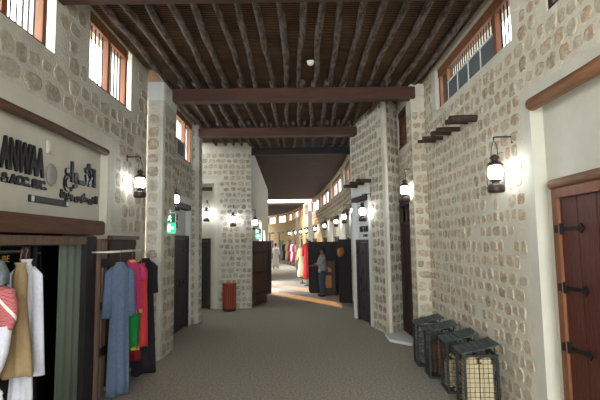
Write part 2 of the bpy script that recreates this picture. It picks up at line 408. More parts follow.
def barred_window(num, W, s0, s1, z0, z1, depth, label, panes=2, bars=5, wood='wood', header=0.12, solid=None, frame=0.07, sill=0.035):
    """frame set back in the opening; bars in front of a glass pane; solid=(fraction) of each pane's lower part filled with vent panels"""
    o = empty('window_%d' % num, W.pt(s0, -depth, z0), W.ang); struct(o, label, 'window')
    w, h = s1-s0, z1-z0
    fr = MB()
    fr.box((w/2, 0, h-header/2), (w, 0.11, header)); fr.box((w/2, 0, sill/2), (w, 0.09, sill))
    edges = [0.0]
    for x in (frame/2, w-frame/2): fr.box((x, 0, h/2), (frame, 0.09, h))
    if isinstance(panes, int): cuts = [w*k/panes for k in range(1, panes)]
    else: cuts = [w*k for k in panes]
    for x in cuts: fr.box((x, 0, h/2), (frame*1.15, 0.085, h))
    fr.build('frame', wood, o)
    ed = [frame/2] + cuts + [w-frame/2]
    br = MB()
    for i in range(len(ed)-1):
        a, b = ed[i]+frame/2, ed[i+1]-frame/2
        nb = bars if isinstance(bars, int) else bars[i]
        lo = sill
        if solid and i == solid[0]: lo = sill + (h-header-sill)*solid[1]
        for k in range(1, nb):
            x = a + (b-a)*k/nb; br.box((x, 0.01, (lo+h-header)/2), (0.012, 0.012, h-header-lo))
    br.build('bars', 'iron', o)
    p = MB(); p.box((w/2, -0.03, h/2), (w-0.02, 0.006, h-0.02)); p.build('pane', 'pane', o)
    if solid:
        i = solid[0]; a, b = ed[i]+frame/2, ed[i+1]-frame/2; lo = sill; hi = sill+(h-header-sill)*solid[1]
        n = solid[2]
        for k in range(n):
            q = MB(); x0, x1 = a+(b-a)*k/n, a+(b-a)*(k+1)/n
            q.box(((x0+x1)/2, 0.02, (lo+hi)/2), (x1-x0-0.025, 0.02, hi-lo-0.02)); q.build('vent_panel', 'vent', o)
        q = MB(); q.box(((a+b)/2, 0.02, hi), (b-a, 0.04, 0.02)); q.box(((a+b)/2, 0.02, lo+0.01), (b-a, 0.04, 0.02))
        for k in range(n+1): q.box((a+(b-a)*k/n, 0.02, (lo+hi)/2), (0.02, 0.035, hi-lo))
        q.build('vent_frame', 'white', o)
    return o
barred_window(1, L1, y2s(6.50), y2s(5.25), 3.84, 4.72, 0.07, 'barred two-light window high in the left wall, close to the stone pillar', 2, 5, header=0.14)
barred_window(2, L1, y2s(4.38), y2s(3.1), 3.82, 4.72, 0.07, 'barred window high in the left wall above the shop lettering', 2, 6, header=0.14)

# lintel log over the shop panel, beam over the shop door
lg = MB(); lg.tube([(0, 0, 0), (1.3, 0, 0.008), (2.6, 0, -0.004), (3.85, 0, 0)], [0.044, 0.047, 0.045, 0.047], 12)
struct(lg.build('trim_1', 'wood_brown', None, L1.pt(y2s(5.85), -0.02, 3.055), L1.ang), 'long brown wooden lintel above the black shop lettering', 'lintel')  # darker wood than the right-hand log: its shade is put into the colour
lg = MB(); lg.box((1.575, -0.12, 0.085), (3.25, 0.36, 0.17), bev=0.015)
struct(lg.build('trim_2', 'wood_brown', None, L1.pt(y2s(5.55), 0.04, 1.965), L1.ang), 'brown wooden beam over the glass shop door', 'beam')
lg = MB(); lg.box((1.575, -0.06, -0.05), (3.2, 0.16, 0.09)); 
for k in range(14): lg.box((0.15+k*0.225, 0.022, -0.05), (0.035, 0.012, 0.035))
struct(lg.build('trim_3', 'wood_grey', None, L1.pt(y2s(5.52), 0.0, 1.95), L1.ang), 'greyish carved rail just under the shop door beam', 'beam')

# lettering on the panel (local text x runs toward the viewer's right)
TX = L1.ang + PI
def sign(name, body, y, z, size, depth, m, label, width=None, bold=0.0, W=L1, n=-0.085, s=None):
    o = text_obj(name, body, size, depth, m, W.pt(y2s(y) if s is None else s, n, z), W.ang+PI, None, 'CENTER', bold, width)
    return tag(o, label, 'lettering')
sign('sign_lettering', 'AL ANWAA', 4.07, 2.66, 0.39, 0.012, 'letter', 'large black raised Latin shop name on the cream panel', 0.92, 0.014)
sign('sign_lettering', 'GARMENTS & ACC. SEC.', 3.89, 2.45, 0.115, 0.01, 'letter', 'smaller black Latin line under the large shop name', 1.40, 0.006)
sign('sign_lettering', '\uFEC9\uFE8D\uFEEE\u0640\u0640\uFEE7\uFEF7\uFE8D', 5.31, 2.665, 0.30, 0.012, 'letter', 'large black Arabic shop name to the right of the grey oval', 0.76, 0.012)
sign('sign_lettering', '\uFE93\uFEAA\uFEF3\uFEAA\uFE9F \uFEB2\uFE91\uFEFC\uFEE3 \uFEF4\uFEF4\uFEA8\uFEE0\uFEDF', 5.31, 2.408, 0.12, 0.01, 'letter', 'smaller black Arabic line under the Arabic shop name', 0.90, 0.008)
o = empty('phone_strip', L1.pt(y2s(4.65), -0.092, 2.305), TX); tag(o, 'narrow dark strip of light digits with round green badge below the shop names', 'sign')
q = MB(); q.box((0, 0, 0), (0.68, 0.016, 0.07)); q.build('strip', 'letter', o)
q = MB(); q.box((-0.29, -0.012, 0), (0.035, 0.01, 0.055)); q.build('phone_icon', 'letter_white', o)
q = MB(); q.tube([(0.36, -0.004, 0), (0.36, -0.014, 0)], 0.036, 16); q.build('badge', 'sign_dark', o)
q = MB(); q.tube([(0.36, -0.014, 0), (0.36, -0.018, 0)], 0.024, 16); q.build('badge_centre', 'letter_white', o)
text_obj('digits', '00000000000', 0.055, 0.002, 'vent', (0.02, -0.011, 0), 0, o, width=0.5)
q = MB(); q.lathe([(0.001, 0), (0.085, 0.0), (0.092, 0.012), (0.08, 0.03), (0.04, 0.038), (0.001, 0.04)], n=28)
o = q.build('shop_emblem', 'logo_grey'); o.data.transform(Matrix.Rotation(-PI/2, 4, 'X')); o.data.transform(Matrix.Scale(1.3, 4, (0, 0, 1)))
o.location = L1.pt(y2s(4.68), -0.098, 2.585); o.rotation_euler.z = L1.ang; tag(o, 'plain grey oval emblem between the Latin and Arabic shop names', 'emblem')
q = MB(); q.box((0, 0, 0), (0.14, 0.03, 0.14), bev=0.006); q.box((0, 0.017, 0), (0.10, 0.008, 0.10))
tag(q.build('wall_plate', 'plaster', None, L1.pt(y2s(4.66), -0.093, 2.87), L1.ang), 'small square cover plate above the grey oval emblem', 'plate')

# shop front: post, glass door, curtain, interior, carved jamb, folded leaf
q = MB(); q.box((0, 0, 0.95), (0.16, 0.16, 1.9), bev=0.01)
struct(q.build('trim_4', 'wood', None, L1.pt(y2s(3.72), -0.08, 0), L1.ang), 'brown wooden post at the near side of the glass shop door', 'post')
o = empty('door_1', L1.pt(y2s(5.28), -0.16, 0), L1.ang); struct(o, 'dark green glass shop door with thin frame', 'door')
q = MB()
for x in (0.0, 0.74, 1.44): q.box((x, 0, 0.95), (0.05, 0.05, 1.88))
q.box((-0.12, 0.075, 0.97), (0.24, 0.23, 1.94)); q.box((0.72, 0, 0.05), (1.5, 0.05, 0.1)); q.box((0.72, 0, 1.87), (1.5, 0.05, 0.06)); q.build('door_frame', 'wood_black', o)  # wide black box covers the pale reveal, standing in for a dark shaded gap
q = MB(); q.box((0.37, 0, 0.97), (0.70, 0.012, 1.78)); q.build('pane', 'pane_green', o)
q = MB(); q.box((1.09, 0, 0.97), (0.66, 0.012, 1.78)); q.build('pane', 'pane_green', o)
q = MB(); q.tube([(0.80, 0.045, 0.75), (0.80, 0.045, 1.25)], 0.012, 8); q.build('door_handle', 'wood_log', o)
q = MB(); rings = []
for z in (0.03, 1.0, 1.88):
    rings.append([(x, 0.0 + 0.008*math.sin(x*38), z) for x in [i*0.02 for i in range(25)]] + [(x, 0.014 + 0.008*math.sin(x*38), z) for x in [i*0.02 for i in range(24, -1, -1)]])
q.loft(rings); tag(q.build('curtain', 'curtain', None, L1.pt(y2s(5.32), -0.06, 0), L1.ang), 'grey green curtain strip hanging beside the glass shop door', 'curtain')
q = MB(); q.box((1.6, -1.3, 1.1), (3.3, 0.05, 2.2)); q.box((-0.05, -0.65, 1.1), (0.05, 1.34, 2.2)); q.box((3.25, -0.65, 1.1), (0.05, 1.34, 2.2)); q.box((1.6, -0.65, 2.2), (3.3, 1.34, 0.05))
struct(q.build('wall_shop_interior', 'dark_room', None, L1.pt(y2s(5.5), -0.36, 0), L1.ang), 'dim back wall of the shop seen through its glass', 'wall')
text_obj('glass_sticker', 'TUBE', 0.085, 0.002, 'fabric_gold', L1.pt(y2s(4.03), -0.135, 1.73), TX).rotation_euler.z = TX
tag(bpy.data.objects['glass_sticker'], 'small yellowish lettered sticker at the top of the glass door', 'sticker')
# carved jamb with iron straps
o = empty('door_jamb', L1.pt(y2s(5.66), 0.03, 0), L1.ang); tag(o, 'weathered grey wooden door jamb with black iron straps', 'jamb')
q = MB(); q.box((0, 0, 0.96), (0.22, 0.07, 1.92), bev=0.012); q.box((0.0, 0.04, 0.96), (0.1, 0.02, 1.85)); q.build('post', 'wood_grey', o)
for z in (0.55, 1.1, 1.62):
    q = MB(); q.box((0, 0.055, z), (0.22, 0.012, 0.11), bev=0.004); q.box((0, 0.064, z), (0.15, 0.012, 0.05))
    for x in (-0.085, 0.085): q.box((x, 0.066, z), (0.02, 0.015, 0.02))
    q.build('iron_strap', 'iron', o)
o = empty('door_leaf', L1.pt(y2s(6.80), 0.03, 0.06), L1.ang); tag(o, 'dark brown door leaf folded flat on the wall behind the hanging dresses', 'door leaf')
q = MB(); q.box((0.48, 0, 0.94), (0.94, 0.045, 1.86), bev=0.01)
for k in range(5): q.box((0.48, 0.028, 0.2+0.4*k), (0.9, 0.016, 0.07))
q.build('panel', 'wood_dark', o)
q = MB(); q.box((0.48, 0.035, 1.88), (0.98, 0.07, 0.05)); q.build('top_rail', 'wood_door', o)
o = empty('clothes_rail', L1.pt(y2s(6.42), 0.25, 1.76), L1.ang); tag(o, 'pale metal clothes rail holding the blue and pink dresses', 'rail')
q = MB(); q.tube([(0, 0, 0), (1.12, 0, 0)], 0.013, 8); q.build('bar', 'white', o)
for x in (0.02, 1.1):
    q = MB(); q.tube([(x, 0, 0), (x, -0.18, 0)], 0.01, 8); q.build('bracket', 'white', o)

# ------------------------------------------------------------------ left pillar, rounded, stone
def stone_pillar(name, poly, z1, label, sp, plaster_from, mats=('mortar', 'stone', 'plaster_white')):
    """poly: plan outline, open faces given in order; every edge gets stones"""
    mb = MB(); mb.prism(poly, 0, z1)
    n = len(poly)
    for i in range(n):
        a, b = Vector(poly[i]), Vector(poly[(i+1) % n]); d = b-a; L = d.length
        if L < 0.05: continue
        d.normalize(); nn = Vector((d.y, -d.x))
        tr = lambda p, a=a, d=d, nn=nn: (a.x+d.x*p[0]+nn.x*p[1], a.y+d.y*p[0]+nn.y*p[1], p[2])
        if L > 0.13: stone_field(mb, L, 0, plaster_from, sp, [], tr)
    o = mb.build(name, mats, fix=False)
    return struct(o, label, 'pillar')
o = stone_pillar('pillar', [(-2.50, 7.36), (-2.29, 7.36), (-2.25, 7.385), (-2.235, 7.43), (-2.235, 8.12), (-2.5, 8.12)], 4.55, 'pale stone pillar on the left, beside the folded door leaf', (0.235, 0.225, 0.90, 0.86), 4.1)
q = MB(); q.prism([(-2.50, 7.352), (-2.285, 7.352), (-2.243, 7.378), (-2.227, 7.43), (-2.227, 8.128), (-2.5, 8.128)], 4.25, 4.56)
struct(q.build('trim_5', 'plaster_white'), 'smooth white plaster cap on top of the left stone pillar', 'plaster cap')

# ------------------------------------------------------------------ left wall behind the pillar
L2 = Wall((-2.5, 10.85), (-2.5, 8.1)); z2s = lambda y: 10.85-y
L2.build('wall_left_recess', 0, CEIL, 0.36,
    holes=[(z2s(10.5), z2s(8.6), 3.68, 4.64, None), (z2s(10.42), z2s(8.5), 0, 2.72, 0.12)],
    stones=(0.20, 0.19, 0.88, 0.84), bare=[(z2s(10.55), z2s(8.4), 0, 2.86)], mats=('mortar', 'stone', 'plaster_white'))
struct(L2.o, 'stone wall with a plastered shop niche behind the left pillar', 'wall')
barred_window(3, L2, z2s(10.48), z2s(8.6), 3.68, 4.64, 0.06, 'brown framed window high behind the left pillar, dark lower half', (0.3,), (4, 4), header=0.12, solid=(1, 0.42, 2))
def plank_door(num, W, s0, s1, z1, n, label, wood='wood_black', leaves=2, straps=3, frame='wood_dark', fw=0.07):
    o = empty('door_%d' % num, W.pt(s0, n, 0), W.ang); struct(o, label, 'door')
    w = s1-s0
    q = MB()
    for x in (fw/2, w-fw/2): q.box((x, 0, z1/2), (fw, 0.1, z1))
    q.box((w/2, 0, z1-fw/2), (w, 0.1, fw)); q.build('frame', frame, o)
    lw = (w-2*fw)/leaves
    for k in range(leaves):
        q = MB(); x0 = fw+lw*k; np = 4
        for j in range(np): q.box((x0+lw*(j+0.5)/np, 0, (z1-fw)/2+0.01), (lw/np-0.006, 0.05, z1-fw-0.03), bev=0.006)
        q.box((x0+lw/2, -0.01, (z1-fw)/2), (lw-0.01, 0.03, z1-fw-0.04))
        lf = q.build('leaf', wood, o)
        for t in range(straps):
            z = z1*(0.16+0.68*t/max(1, straps-1)); q = MB()
            hx = (lambda v: x0+lw-v) if k % 2 or leaves == 1 else (lambda v: x0+v)
            sl_ = min(0.30, lw*0.6)
            q.box((hx(sl_/2), 0.03, z), (sl_, 0.012, 0.035)); q.box((hx(sl_), 0.032, z), (0.06, 0.014, 0.06), rot=Matrix.Rotation(PI/4, 3, 'Y'))
            q.box((hx(0.02), 0.034, z), (0.035, 0.02, 0.10)); q.box((hx(-0.03), 0.052, z), (0.05, 0.012, 0.07)); q.build('strap_hinge', 'iron', lf)
    q = MB(); q.tube([(w/2+0.07, 0.05, z1*0.46), (w/2+0.07, 0.075, z1*0.5), (w/2+0.07, 0.05, z1*0.54)], 0.011, 8); q.build('door_handle', 'iron', o)
    return o
plank_door(2, L2, z2s(10.36), z2s(8.86), 2.02, -0.07, 'dark plank double door in the plastered niche behind the left pillar')
q = MB(); q.box((0.85, 0, 0), (1.75, 0.14, 0.12), bev=0.01)
struct(q.build('trim_6', 'wood_dark', None, L2.pt(z2s(10.4), -0.06, 2.66), L2.ang), 'dark lintel at the top of the niche behind the left pillar', 'lintel')
o = text_obj('sign_lettering', 'AS\nAR', 0.16, 0.008, 'letter', L2.pt(z2s(9.6), -0.11, 2.32), L2.ang+PI, None, 'CENTER', 0.006); tag(o, 'black lettering above the double door behind the left pillar', 'lettering')
o = text_obj('sign_lettering', 'CRAFT', 0.11, 0.008, 'letter', L2.pt(z2s(9.15), -0.11, 2.16), L2.ang+PI, None, 'CENTER', 0.005); tag(o, 'small dark word low on the panel behind the left pillar', 'lettering')
q = MB(); q.prism([(-2.62, 10.55), (-2.42, 10.55), (-2.36, 10.62), (-2.36, 10.98), (-2.62, 10.98)], 0, CEIL)
for (a, b) in (((-2.42, 10.55), (-2.36, 10.62)), ((-2.36, 10.62), (-2.36, 10.98))):
    pass
stone_field(q, 0.36, 0, 4.6, (0.2, 0.19, 0.88, 0.84), [], lambda p: (-2.36+p[1], 10.62+p[0], p[2]))
stone_field(q, 0.2, 0, 4.6, (0.17, 0.19, 0.88, 0.84), [], lambda p: (-2.62+p[0], 10.55-p[1], p[2]))
struct(q.build('pillar', ('mortar', 'stone', 'plaster'), fix=False), 'slim stone pier just past the double door on the left', 'pillar')
# short return wall closing the recess
q = MB(); q.box((-2.98, 10.92, CEIL/2), (0.9, 0.12, CEIL)); struct(q.build('wall_left_return', 'plaster'), 'plain return wall behind the slim stone pier', 'wall')
q = MB(); q.box((-3.45, 11.9, CEIL/2), (0.12, 2.0, CEIL)); struct(q.build('wall_left_alcove', 'plaster'), 'side wall of the alcove with the dark door', 'wall')

# ------------------------------------------------------------------ stone wall facing the camera, left of the far passage
BL = Wall((-1.36, 12.95), (-3.45, 12.78)); BLs = lambda x: (-1.36-x)/math.cos(math.atan2(0.17, 2.09))
BL.build('wall_back_left', 0, CEIL, 0.3, holes=[(BLs(-2.42), BLs(-3.1), 0, 3.55, 0.10)], stones=(0.165, 0.165, 0.86, 0.80, (0.0, 4.45)), bare=[(BLs(-2.32), BLs(-3.2), 0, 3.7)], mats=('mortar', 'stone', 'plaster'))
struct(BL.o, 'stone wall facing the camera behind the red slatted bin', 'wall')
plank_door(3, BL, BLs(-2.52), BLs(-3.1), 1.98, -0.06, 'dark single door in the plastered niche left of the red bin', leaves=1, straps=3)
q = MB(); q.box((0.28, 0, 0), (0.6, 0.12, 0.09)); struct(q.build('trim_7', 'wood_dark', None, BL.pt(BLs(-2.5), 0.0, 3.4), BL.ang), 'short dark lintel at the top of the tall plaster niche', 'lintel')

# ------------------------------------------------------------------ left far walls
def simple_wall(name, p0, p1, z1, thick, holes, label, mats, stones=None, bare=()):
    W = Wall(p0, p1); W.build(name, 0, z1, thick, holes, stones, bare, mats); struct(W.o, label, 'wall'); return W
LF = Wall((-1.7, 25.0), (-1.40, 12.95)); fs = lambda y: (25.0-y)*LF.len/12.05
LF.build('wall_left_far', 0, CEIL, 0.3, holes=[(fs(18.7), fs(17.1), 0, 2.7, None), (fs(21.6), fs(19.9), 0, 2.4, None)], mats=('plaster', 'stone', 'plaster'))
struct(LF.o, 'plain plaster wall edge beyond the open door leaves on the left', 'wall')
LG = simple_wall('wall_left_end', (-9.0, 50.0), (-1.7, 25.0), CEIL, 0.3, [(8.0, 9.5, 0, 2.05, None), (14, 15.2, 0, 2.05, None)], 'plaster wall curving away at the far left', ('plaster_yellow', 'stone', 'plaster_yellow'))

# open leaves
def leaf(name, p0, p1, z1, label, wood='wood_dark'):
    W = Wall(p0, p1); o = empty(name, (p0[0], p0[1], 0.03), W.ang); tag(o, label, 'door leaf')
    q = MB(); n = 4
    for j in range(n): q.box((W.len*(j+0.5)/n, 0, z1/2), (W.len/n-0.006, 0.05, z1), bev=0.006)
    q.box((W.len/2, 0, z1/2), (W.len-0.01, 0.03, z1-0.02)); q.build('planks', wood, o)
    for z in (0.18, 0.5, 0.82):
        for y in (-0.032, 0.032):
            q = MB(); q.box((W.len/2, y, z1*z), (W.len*0.95, 0.018, 0.08)); q.build('cross_bar', 'wood_black', o)
    return o
leaf('door_leaf', (-1.33, 13.16), (-1.02, 13.95), 1.86, 'tall brown open door leaf right of the red bin', 'wood_leaf')
leaf('door_leaf', (-1.33, 15.6), (-1.02, 16.3), 1.86, 'dark open door leaf standing behind the brown one on the left', 'wood_black')

# ------------------------------------------------------------------ right near wall
R1 = Wall((2.3, -3.0), (2.3, 8.0)); rs = lambda y: y+3.0
R1.build('wall_right', 0, CEIL, 0.4,
    holes=[(rs(4.62), rs(7.28), 3.97, 4.66, None), (rs(1.6), rs(3.95), 3.92, 4.66, None), (rs(1.6), rs(4.35), 0, 3.16, 0.13)],
    stones=(0.185, 0.168, 0.86, 0.84), bare=[(rs(1.4), rs(4.52), 0, 3.32), (rs(7.1), rs(7.42), 3.9, 4.75), (rs(4.4), rs(7.4), 4.6, 4.75)], mats=('mortar_warm', 'stone_warm', 'plaster'))
struct(R1.o, 'cream stone wall on the right with rows of tan stones', 'wall')
barred_window(4, R1, rs(4.62), rs(7.25), 3.97, 4.66, 0.10, 'long barred window high on the right with grey vent panels', (0.2, 0.86), (5, 20, 5), header=0.14, solid=(1, 0.58, 4))
barred_window(5, R1, rs(1.6), rs(3.94), 3.92, 4.66, 0.06, 'dark framed window cut off by the top right corner', 2, 6, wood='wood_dark')
lg = MB(); lg.tube([(0, 0, 0), (0.9, 0, 0.006), (1.8, 0, -0.004), (2.62, 0, 0)], [0.062, 0.066, 0.063, 0.065], 14)
struct(lg.build('trim_8', 'wood_log', None, R1.pt(rs(1.72), -0.02, 3.17), R1.ang), 'thick half-round wooden lintel near the top of the right plaster niche', 'lintel')
lg = MB(); lg.tube([(0, 0, 0), (1.0, 0, 0.006), (2.25, 0, 0)], [0.05, 0.053, 0.05], 12)
struct(lg.build('trim_9', 'wood_log', None, R1.pt(rs(1.95), -0.09, 2.35), R1.ang), 'light brown log resting on the right door frame', 'lintel')
plank_door(4, R1, rs(1.95), rs(4.16), 2.30, -0.10, 'large reddish brown plank door with black strap hinges on the right', wood='wood_door', leaves=2, straps=4, frame='wood', fw=0.085)
# projecting stubs
for k, (y, z, ln, r) in enumerate([(5.87, 3.42, 0.34, 0.045), (6.15, 3.45, 0.30, 0.036), (6.5, 3.43, 0.32, 0.034), (6.85, 3.455, 0.30, 0.036), (7.25, 3.47, 0.32, 0.032), (7.62, 3.50, 0.30, 0.028)]):
    q = MB(); q.tube([(0, -0.05, 0), (0.01, ln*0.5, 0.006), (0.0, ln, -0.004)], [r*1.02, r, r*0.95], 9, flat=1.5)
    o = q.build('wooden_stub', 'stub', None, R1.pt(rs(y*0.955+0.06), 0.0, z-0.02), R1.ang)
    tag(o, '%s weathered wooden stub in the row on the right wall, counted from the hanging lantern' % ['first', 'second', 'third', 'fourth', 'fifth', 'sixth'][k], 'wooden stub', 'wooden stubs below the long right window')

# right pillar + recessed wall with lattice window and door
o = stone_pillar('pillar', [(2.05, 7.92), (2.36, 7.92), (2.36, 8.3), (2.05, 8.3)], 4.55, 'stone pillar on the right under the end of the front beam', (0.19, 0.19, 0.88, 0.84), 4.35, ('mortar_warm', 'stone_warm', 'plaster'))
q = MB(); q.box((2.2, 8.11, 4.55), (0.34, 0.42, 0.24), bev=0.02); struct(q.build('trim_10', 'plaster'), 'smooth plaster cap on the right pillar under the beam', 'plaster cap')
R2 = Wall((2.12, 8.3), (2.12, 9.45)); r2 = lambda y: y-8.3
R2.build('wall_right_recess', 0, CEIL, 0.35, holes=[(0.02, 1.04, 0, 2.62, 0.18), (0.06, 1.04, 3.72, 4.5, 0.10)], stones=(0.19, 0.19, 0.88, 0.84), mats=('mortar_warm', 'stone_warm', 'plaster'))
struct(R2.o, 'short stone wall with dark door between right pillar and buttress', 'wall')
o = empty('door_5', R2.pt(0.02, -0.03, 0), R2.ang); struct(o, 'narrow dark door with glazed transom between the right pillar and buttress', 'door')
q = MB(); q.box((0.03, 0, 1.3), (0.06, 0.1, 2.6)); q.box((0.99, 0, 1.3), (0.06, 0.1, 2.6)); q.box((0.51, 0, 2.57), (1.02, 0.1, 0.06)); q.box((0.51, 0, 2.18), (1.02, 0.09, 0.06)); q.box((0.51, 0, 2.38), (0.05, 0.07, 0.4)); q.build('frame', 'wood_dark', o)
q = MB()
for j in range(4): q.box((0.06+0.225*(j+0.5), -0.01, 1.08), (0.22, 0.05, 2.14), bev=0.006)
q.build('leaf', 'wood_dark', o)
q = MB(); q.box((0.51, -0.01, 2.38), (0.9, 0.01, 0.38)); q.build('transom_pane', 'pane_dark', o)
q = MB(); q.tube([(0.72, 0.03, 1.0), (0.72, 0.06, 1.06), (0.72, 0.03, 1.12)], 0.011, 8); q.build('door_handle', 'iron', o)
lg = MB(); lg.tube([(0, 0, 0), (0.5, 0, 0.01), (1.0, 0, 0)], [0.06, 0.063, 0.06], 10)
struct(lg.build('trim_11', 'stub', None, R2.pt(0.0, -0.02, 2.66), R2.ang), 'dark log lintel over the narrow transom door', 'lintel')
o = empty('window_6', R2.pt(0.08, -0.05, 3.72), R2.ang); struct(o, 'closed brown diagonal lattice shutter above the narrow transom door', 'window')
q = MB()
for x in (0.03, 0.87): q.box((x, 0, 0.39), (0.06, 0.07, 0.78))
for z in (0.03, 0.72): q.box((0.47, 0, z), (0.94, 0.08, 0.07 if z < 0.5 else 0.12))
q.build('frame', 'beam', o)
q = MB(); q.box((0.47, -0.03, 0.39), (0.9, 0.02, 0.74))
for k in range(9):
    for sg in (-1, 1):
        x0 = 0.06+0.1*k; ln = 0.62; hx = min(0.2, 0.88-x0, x0-0.05)
        if hx > 0.03: q.box((x0, 0.0, 0.36), (0.016, 0.02, hx*2.83), rot=Matrix.Rotation(sg*PI/4, 3, 'Y'))
q.build('shutter', 'wood', o)

# buttress + angled wall with the plastered niche
bp = [(1.98, 9.14), (1.76, 8.96), (1.76-0.02, 9.06)]
o = MB(); o.prism([(2.14, 9.42), (1.80, 8.97), (1.75, 8.99), (1.73, 9.08), (2.0, 9.6), (2.14, 9.6)], 0, CEIL)
dv = Vector((1.80-2.14, 8.97-9.42)); Ld = dv.length; dv.normalize()
stone_field(o, Ld, 0, 4.7, (0.19, 0.2, 0.88, 0.84), [], lambda p: (2.14+dv.x*p[0]-dv.y*p[1], 9.42+dv.y*p[0]+dv.x*p[1], p[2]))
struct(o.build('pillar', ('mortar_warm', 'stone', 'plaster'), fix=False), 'stone buttress between the narrow transom door and the lettered white niche', 'pillar')
R3 = Wall((1.725, 9.12), (1.33, 11.07))
R3.build('wall_right_angled', 0, CEIL, 0.14, holes=[(0.92, 1.94, 0, 2.9, 0.10)], stones=(0.20, 0.19, 0.88, 0.84), bare=[(0.8, 1.98, 0, 3.08)], mats=('mortar_warm', 'stone', 'plaster_white'))
struct(R3.o, 'angled stone wall with a white plastered shop niche on the right', 'wall')
plank_door(6, R3, 0.98, 1.82, 1.88, -0.06, 'dark studded door below lettering in the white niche on the right', leaves=1, straps=4)
q = MB(); q.box((0.53, 0, 0), (1.08, 0.14, 0.11), bev=0.01); struct(q.build('trim_12', 'wood_dark', None, R3.pt(0.92, -0.04, 2.84), R3.ang), 'dark lintel across the top of the white niche on the right', 'lintel')
o = text_obj('sign_lettering', "BAT & HUB", 0.19, 0.008, 'letter', R3.pt(1.40, -0.09, 2.12), R3.ang+PI, None, 'CENTER', 0.004, 0.66); tag(o, 'dark lettering above the door in the white niche on the right', 'lettering')
o = text_obj('sign_lettering', "CAFE", 0.08, 0.006, 'letter', R3.pt(1.36, -0.09, 1.97), R3.ang+PI, None, 'CENTER', 0.003, 0.3); tag(o, 'tiny dark second line under the lettering in the white niche', 'lettering')
for k, (s, z) in enumerate([(0.7, 3.16), (1.15, 3.16), (1.6, 3.15)]):
    q = MB(); q.tube([(0, -0.05, 0), (0.01, 0.15, 0.005), (0, 0.32, 0)], [0.045, 0.043, 0.04], 9, flat=1.5)
    tag(q.build('wooden_stub', 'stub', None, R3.pt(s, 0, z), R3.ang), '%s dark wooden stub above the white lettered niche on the right' % ['nearest', 'middle', 'farthest'][k], 'wooden stub', 'wooden stubs above the white niche')
# white threshold slab
q = MB(); q.prism([(1.66, 9.0), (1.80, 8.955), (2.09, 9.33), (2.10, 8.32), (1.95, 8.1), (1.64, 8.45)], 0.0, 0.05)
struct(q.build('trim_13', 'plaster_white'), 'low white doorstep in front of the narrow transom door', 'doorstep')

# ------------------------------------------------------------------ right far walls with clerestory
PR = [(1.62, 11.07), (1.70, 17.0), (1.55, 22.0), (1.28, 27.0), (0.8, 32.0), (0.0, 38.0), (-1.2, 45.0), (-3.6, 51.0), (-7.5, 55.0), (-13.0, 57.5)]
q = MB(); q.box((1.5, 11.13, CEIL/2), (0.36, 0.1, CEIL)); struct(q.build('wall_right_return', 'plaster_white'), 'white plaster edge past the white lettered niche', 'wall')
wn = 7; dn = 7; tn = 14
lant_far = []
for i in range(len(PR)-1):
    W = Wall(PR[i], PR[i+1]); n = 2 if W.len > 5.4 else 1
    holes = []; seg = W.len/n
    wins = []
    for k in range(n):
        a = k*seg
        if not (i == 0 and k == 0):
            holes.append((a+0.12*seg, a+0.90*seg, 3.85, 4.62, None)); wins.append((a+0.12*seg, a+0.90*seg))
        holes.append((a+0.30*seg, a+0.78*seg, 0, 2.9, 0.14))
    far = i >= 4
    mm = ('plaster_yellow', 'stone', 'plaster_yellow') if far else ('mortar', 'stone', 'plaster')
    W.build('wall_right_far' if i < 6 else 'wall_end', 0, CEIL, 0.3, holes, None if far else (0.22, 0.2, 0.7, 0.66, (2.9, 3.8)), [(a, a+0.001, 0, 0.001) for a in ()], mm)
    struct(W.o, 'cream wall with high windows on the right, %s stretch past the white lettered niche' % ['first', 'second', 'third', 'fourth', 'fifth', 'sixth', 'seventh', 'eighth', 'last'][i], 'wall')
    for (a, b) in wins:
        barred_window(wn, W, a, b, 3.85, 4.62, 0.12, 'high window number %s along the curving far right wall, counted from the near end' % ['one', 'two', 'three', 'four', 'five', 'six', 'seven', 'eight', 'nine', 'ten', 'eleven', 'twelve', 'thirteen', 'fourteen', 'fifteen', 'sixteen', 'seventeen'][wn-7], 2, 2, frame=0.07); wn += 1
    for k in range(n):
        a = k*seg+0.30*seg; b = k*seg+0.78*seg
        q = MB(); w_ = b-a
        q.box((w_/2, 0, 1.0), (w_-0.2, 0.06, 2.0)); q.box((w_/2, 0.03, 2.02), (w_-0.1, 0.08, 0.08))
        for j in range(5): q.box((0.1+(w_-0.2)*(j+0.5)/5, 0.035, 1.0), (0.03, 0.02, 1.95))
        o = q.build('door_%d' % dn, 'wood_black', None, W.pt(a, -0.10, 0), W.ang)
        struct(o, 'far dark shop door number %s along the right wall past the white niche' % ['one', 'two', 'three', 'four', 'five', 'six', 'seven', 'eight', 'nine', 'ten', 'eleven', 'twelve', 'thirteen', 'fourteen', 'fifteen', 'sixteen', 'seventeen'][dn-7], 'door'); dn += 1
        q = MB(); q.box((w_/2, 0, 0), (w_+0.1, 0.2, 0.13)); struct(q.build('trim_%d' % tn, 'wood_dark', None, W.pt(a, 0.02, 2.84), W.ang), 'dark lintel over the far dark shop door number %s on the right' % ['one', 'two', 'three', 'four', 'five', 'six', 'seven', 'eight', 'nine', 'ten', 'eleven', 'twelve', 'thirteen', 'fourteen', 'fifteen', 'sixteen', 'seventeen'][tn-14], 'lintel'); tn += 1
        if i < 6: lant_far.append((W, k*seg+0.17*seg))

